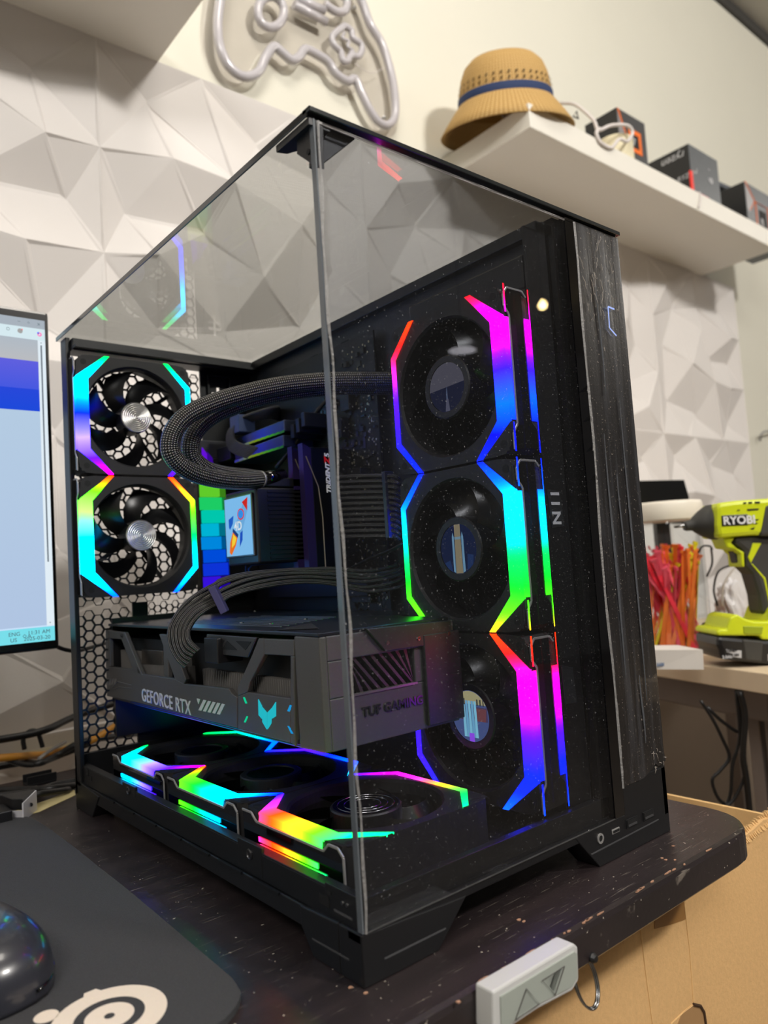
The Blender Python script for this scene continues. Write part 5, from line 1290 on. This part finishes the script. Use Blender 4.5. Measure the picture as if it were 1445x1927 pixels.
def cbox(nm, x0, x1, y0, y1, z1, mf, ml, label, cat='box'):
    t = thing(nm, ((x0+x1)/2,(y0+y1)/2,1.09), label, cat)
    MB().box((x0+.0004,y0+.0004,1.0905),(x1,y1,z1)).build('carton', mf, t, bevel=.0008)
    MB().box((x0,y0+.001,1.0915),(x0+.0006,y1-.001,z1-.001)).build('left_face', ml, t)
    return t
b1 = cbox('processor_box', 1.326,1.447,.600,.690,1.2575, BOXD, BOXK, 'dark processor box with orange square on the shelf beside the cream tape')
yb_ = .5996
MB().prism([(1.327,yb_,1.2565),(1.3335,yb_,1.2565),(1.375,yb_,1.165),(1.372,yb_,1.165)], (0,.0004,0)).build('orange_stripe', ORANGE, b1)
MB().prism([(1.327,yb_,1.250),(1.350,yb_,1.205),(1.345,yb_,1.185),(1.327,yb_,1.185)], (0,.0004,0)).build('silver_wedge', mat('silver_print', (150,148,150), .4, .3), b1)
o_ = MB(); o_.box((1.368,yb_-.0003,1.165),(1.422,yb_,1.222)); o_.build('orange_square', ORANGE, b1)
MB().box((1.380,yb_-.0006,1.176),(1.410,yb_-.0003,1.210)).build('window', DARK, b1)
text('7', .024, (1.382,yb_-.0010,1.182), (1,0,0), (0,0,1), PRINTW, b1, .0003, bold=.0006)
b2 = cbox('processor_box', 1.660,1.817,.600,.722,1.2755, BOXG, BOXK, 'grey and black processor box with sideways 9 at mid shelf')
text('9', .036, (1.752,.5994,1.212), (0,0,-1), (1,0,0), PRINTW, b2, .0003, bold=.0006)
text('+', .012, (1.757,.5994,1.236), (0,0,-1), (1,0,0), PRINTW, b2, .0003)
text('ryzen', .030, (1.6595,.612,1.262), (0,1,0), (0,0,-1), PRINTW, b2, .0003, shear=.2)
text('RYZEN', .018, (1.6595,.640,1.185), (0,-1,0), (0,0,1), PRINTW, b2, .0003, shear=.2)
b3 = cbox('processor_box', 1.975,2.19,.600,.690,1.262, BOXG, BOXK, 'processor box with thin orange outlined badge at the shelf end')
MB().tube([(1.978,.5992,1.262),(2.030,.5992,1.215),(1.995,.5992,1.180)], .0015, 5).build('orange_line', ORANGE, b3)
MB().prism([(1.976,.5994,1.260),(2.026,.5994,1.216),(1.993,.5994,1.172),(1.976,.5994,1.180)], (0,.0003,0)).build('silver_wedge', MATS['silver_print'], b3)
MB().tube([(2.034,.5992,1.215),(2.115,.5992,1.215),(2.115,.5992,1.130),(2.034,.5992,1.130)], .0015, 5, closed=True).build('orange_line', ORANGE, b3)
MB().box((2.055,.5990,1.142),(2.100,.5996,1.196)).build('window', DARK, b3)
text('R', .030, (2.060,.5986,1.150), (1,0,0), (0,0,1), PRINTW, b3, .0003, bold=.0008)
text('5', .026, (1.9745,.655,1.150), (0,-1,0), (0,0,1), ORANGE, b3, .0003, bold=.001)
b4 = thing('grey_carton', (2.1,.74,1.09), 'dark grey carton with raised lid behind the last processor box', 'box')
MB().box((1.97,.712,1.0905),(2.10,.785,1.300)).build('carton', BOXK, b4, bevel=.0008)
MB().box((1.9695,.715,1.27),(1.9702,.782,1.298)).build('teal_band', mat('teal_print', (30,110,150), .5), b4)
MB().box((2.0,.7115,1.20),(2.10,.712,1.299)).build('grey_face', BOXD, b4)
MB().prism([(1.93,.700,1.318),(2.18,.690,1.325),(2.19,.786,1.330),(1.95,.786,1.322)], (0,0,-.014)).build('lid', mat('lid_grey', (66,72,82), .5, noise=.1), b4, bevel=.002)
# cream roll and white cable
rl_ = thing('tape_roll', (1.285,.585,1.09), 'cream roll of tape with white cable looped round it on shelf', 'tape')
Mr = Matrix.Translation((1.285,.590,1.090))
MB().lathe([(.020,.001),(.040,.001),(.041,.003),(.041,.058),(.040,.060),(.020,.060)], Mr, 36, cap=False).build('roll', mat('cream_tape', (222,212,180), .6, noise=.04), rl_, smooth=False)
MB().lathe([(.020,.060),(.019,.060),(.019,.001),(.020,.001)], Mr, 36, cap=False).build('core', CARD, rl_)
wc = MB().tube(smooth_path([U(a,b,'y',c) for a,b,c in ((1052,194,.64),(1080,196,.60),(1100,210,.57),(1118,228,.55),(1126,245,.54),(1150,236,.535),(1180,236,.535),(1190,250,.535),(1180,266,.535),(1165,262,.538),(1150,278,.538),(1130,268,.538),(1122,250,.538),(1128,242,.538))],6), .0038, 8).build('white_cable', WHITEC, smooth=True)
tag(wc, 'white cable looped over the front edge of the right shelf', 'cable')
o = thing('small_black_stand', (1.10,.60,1.09), 'tiny black spiked clip on the shelf right of the hat', 'clip')
q = [U(1078,219,'y',.58),U(1085,210,'y',.58),U(1088,223,'y',.58)]
MB().tube(q, .002, 6, closed=True).build('wire_frame', BLK, o)
MB().box((q[0].x,.578,1.0902),(q[2].x,.584,1.098)).build('foot', BLK, o)
PK = mat('pink_clip', (240,100,130), .4, noise=.05); RD = mat('red_clip', (232,50,40), .4, noise=.05)
q = U(1300,328,'y',.56)
o = MB().box((q.x-.008,.556,1.091),(q.x+.004,.562,1.155)).build('red_marker', RD, bevel=.002); tag(o, 'small red upright clip in front of the grey processor box', 'clip')
o = MB().box((q.x+.006,.552,1.108),(q.x+.070,.562,1.118)).build('pink_clip', PK, bevel=.002); tag(o, 'small pink horizontal clip in front of the grey processor box', 'clip')
o.location.z = -.0165
o = MB().tube(smooth_path([(q.x,.545,1.093),(q.x-.002,.540,1.085),(q.x-.010,.538,1.065),(q.x-.022,.538,1.045)],5), .0022, 7).build('cord', WHITEC, smooth=True); tag(o, 'short pale cord hanging over the shelf front under the red clip', 'cord')

# ------------------------------------------------------------------ clutter behind and left of the tower
DC = [([(-40,1398,.02),(40,1385,.02),(90,1372,.03),(150,1345,.05),(260,1310,.06)], .0045, RUB, 'thick black cable highest in the tangle left of the tower'),
      ([(-40,1450,.006),(40,1436,.006),(75,1436,.006),(110,1420,.008),(160,1395,.010),(260,1380,.01)], .0040, RUB, 'black cable lying across the middle of the desk tangle'),
      ([(-30,1410,.012),(10,1428,.006),(60,1440,.005),(120,1420,.006),(170,1400,.006)], .0030, RUB, 'thin black cable crossing the tangle by the rear foot'),
      ([(46,1410,.010),(44,1390,.020),(56,1376,.024),(70,1378,.024),(78,1398,.012),(80,1406,.006)], .0028, RUB, 'small black cable loop standing in the desk tangle'),
      ([(-20,1428,.005),(30,1424,.005),(85,1420,.006),(110,1415,.008),(180,1390,.008),(250,1345,.02),(290,1335,.02)], .0045, mat('amber_cable', (190,130,40), .5, noise=.1), 'amber cable running behind the hexagonal mesh'),
      ([(-20,1500,.004),(60,1490,.004),(100,1478,.004),(140,1470,.004),(190,1460,.004)], .0036, RUB, 'black cable reaching the tower rear foot'),
      ([(-20,1486,.004),(40,1486,.004),(90,1484,.008),(140,1478,.004)], .0036, RUB, 'black cable parallel to the desk cable at rear foot'),
      ([(-20,1520,.004),(30,1506,.004),(70,1495,.010),(130,1486,.004)], .0032, RUB, 'lowest black cable above the white metal bracket'),
      ([(73,1428,.010),(95,1412,.014),(124,1396,.018)], .0022, mat('braided_silver', (150,146,142), .5, noise=.3, nscale=400), 'short silver braided plug lead in the desk tangle')]
for pts, r, mt_, lb in DC:
    P3 = []
    for a, b, z in pts:
        p = U(a,b,'z',max(z,r+.0005)); 
        if p.y > .70: p = CP + (p-CP)*((.70-CP.y)/(p.y-CP.y)) if False else U(a,b,'y',.66)
        p.z = max(p.z, r+.0005); P3.append(p)
    o = MB().tube(smooth_path(P3,6), r, 8).build('desk_cable', mt_, smooth=True); tag(o, lb, 'cable')
o = thing('black_adapter', U(65,1470,'z',.0), 'small black plastic adapter shell on the desk left of tower', 'adapter')
c_ = U(62,1472,'z',.002)
MB().box((c_.x-.008,c_.y-.010,.0002),(c_.x+.022,c_.y+.010,.0022)).build('base', PLAST, o, bevel=.0006)
MB().box((c_.x-.008,c_.y-.010,.0022),(c_.x+.022,c_.y-.008,.0100)).build('wall', PLAST, o)
MB().box((c_.x-.008,c_.y+.008,.0022),(c_.x+.022,c_.y+.010,.0100)).build('wall', PLAST, o)
WM = mat('white_bracket_metal', (212,210,214), .35, .2, noise=.04)
br = thing('expansion_bracket', U(50,1530,'z',0), 'white metal expansion bracket with black block at the mouse pad edge', 'bracket')
def bp_(px, py, z): return U(px,py,'z',z)
A_ = U(45,1545,'z',.0002); B_ = U(70,1525,'z',.0002)
MB().prism([A_, B_, B_+Vector((0,0,.019)), A_+Vector((0,0,.016))], (-.0012,.0006,0)).build('flange', WM, br)
C_ = U(24,1545,'z',.0002)
MB().prism([A_, C_, C_+Vector((0,0,.009)), A_+Vector((0,0,.0095))], (0,.0012,0)).build('plate', WM, br)
MB().prism([C_+Vector((0,.002,.0095)), A_+Vector((0,.002,.0095)), B_+Vector((0,.004,.0095)), B_+Vector((-.03,.012,.0095))], (0,0,.010)).build('connector_block', PLAST, br, bevel=.0006)
D0 = U(24,1548,'z',.0002); MB().box((D0.x-.09,D0.y-.004,.0003),(D0.x-.001,D0.y+.026,.0125)).build('body', PLAST, br, bevel=.0008)
MB().lathe([(.0018,0),(.0018,.0004)], Matrix.Translation((A_+B_)/2+Vector((.0004,-.0004,.010))) @ Matrix.Rotation(math.radians(60),4,'Z') @ Matrix.Rotation(math.pi/2,4,'Y'), 12).build('hole', DARK, br)
ys = [U(a,b,'z',.0006) for a,b in ((15,1530),(70,1512),(140,1486),(142,1496),(75,1527),(20,1542))]
o = MB().prism(ys, (0,0,-.0004)).build('yellow_sheet', mat('manila_paper', (206,192,140), .8, noise=.06)); tag(o, 'pale yellow paper strip on the desk behind the white bracket', 'paper')
bt = MB().prism([U(a,b,'z',.0010) for a,b in ((10,1425),(60,1405),(150,1360),(150,1400),(70,1428))], (0,0,-.0006)).build('beige_sheet', mat('beige_paper', (170,158,130), .8, noise=.1)); tag(bt, 'beige sheet lying under the cable tangle behind the tower', 'paper')
# two lamps that show as reflections in the glass
for nm, loc, sz, st, lb in (('pendant_lamp', (2.463,-1.717,1.33), .020, 60, 'small warm pendant bulb across the room'),):
    t = thing(nm, loc, lb, 'lamp')
    MB().lathe([(.002,-sz),(sz*.7,-sz*.7),(sz,0),(sz*.7,sz*.7),(sz*.3,sz*1.2)], Matrix.Translation(loc), 20).build('bulb', mat('warm_bulb', (255,222,150), .5, emit=st), t, smooth=True)
    MB().tube([(loc[0],loc[1],loc[2]+sz*1.2),(loc[0],loc[1],2.15)], .003, 6).build('cord', RUB, t)
t = thing('disc_lamp', (2.2046,-1.9825,1.16), 'round pale lamp across the room', 'lamp')
Md = Matrix.Translation((2.2046,-1.9825,1.16)) @ (Vector((-.62,.75,-.2)).to_track_quat('Z','Y').to_matrix().to_4x4()) @ Matrix.Diagonal((1.15,.34,1,1))
MB().lathe([(.055,0),(.05,.01),(.001,.012)], Md, 32).build('diffuser', mat('cool_disc', (225,222,230), .5, emit=6), t)
MB().tube([(2.2046,-1.9825,1.2),(2.2046,-1.9825,2.15)], .004, 6).build('rod', RUB, t)
print('objects', len(bpy.data.objects))
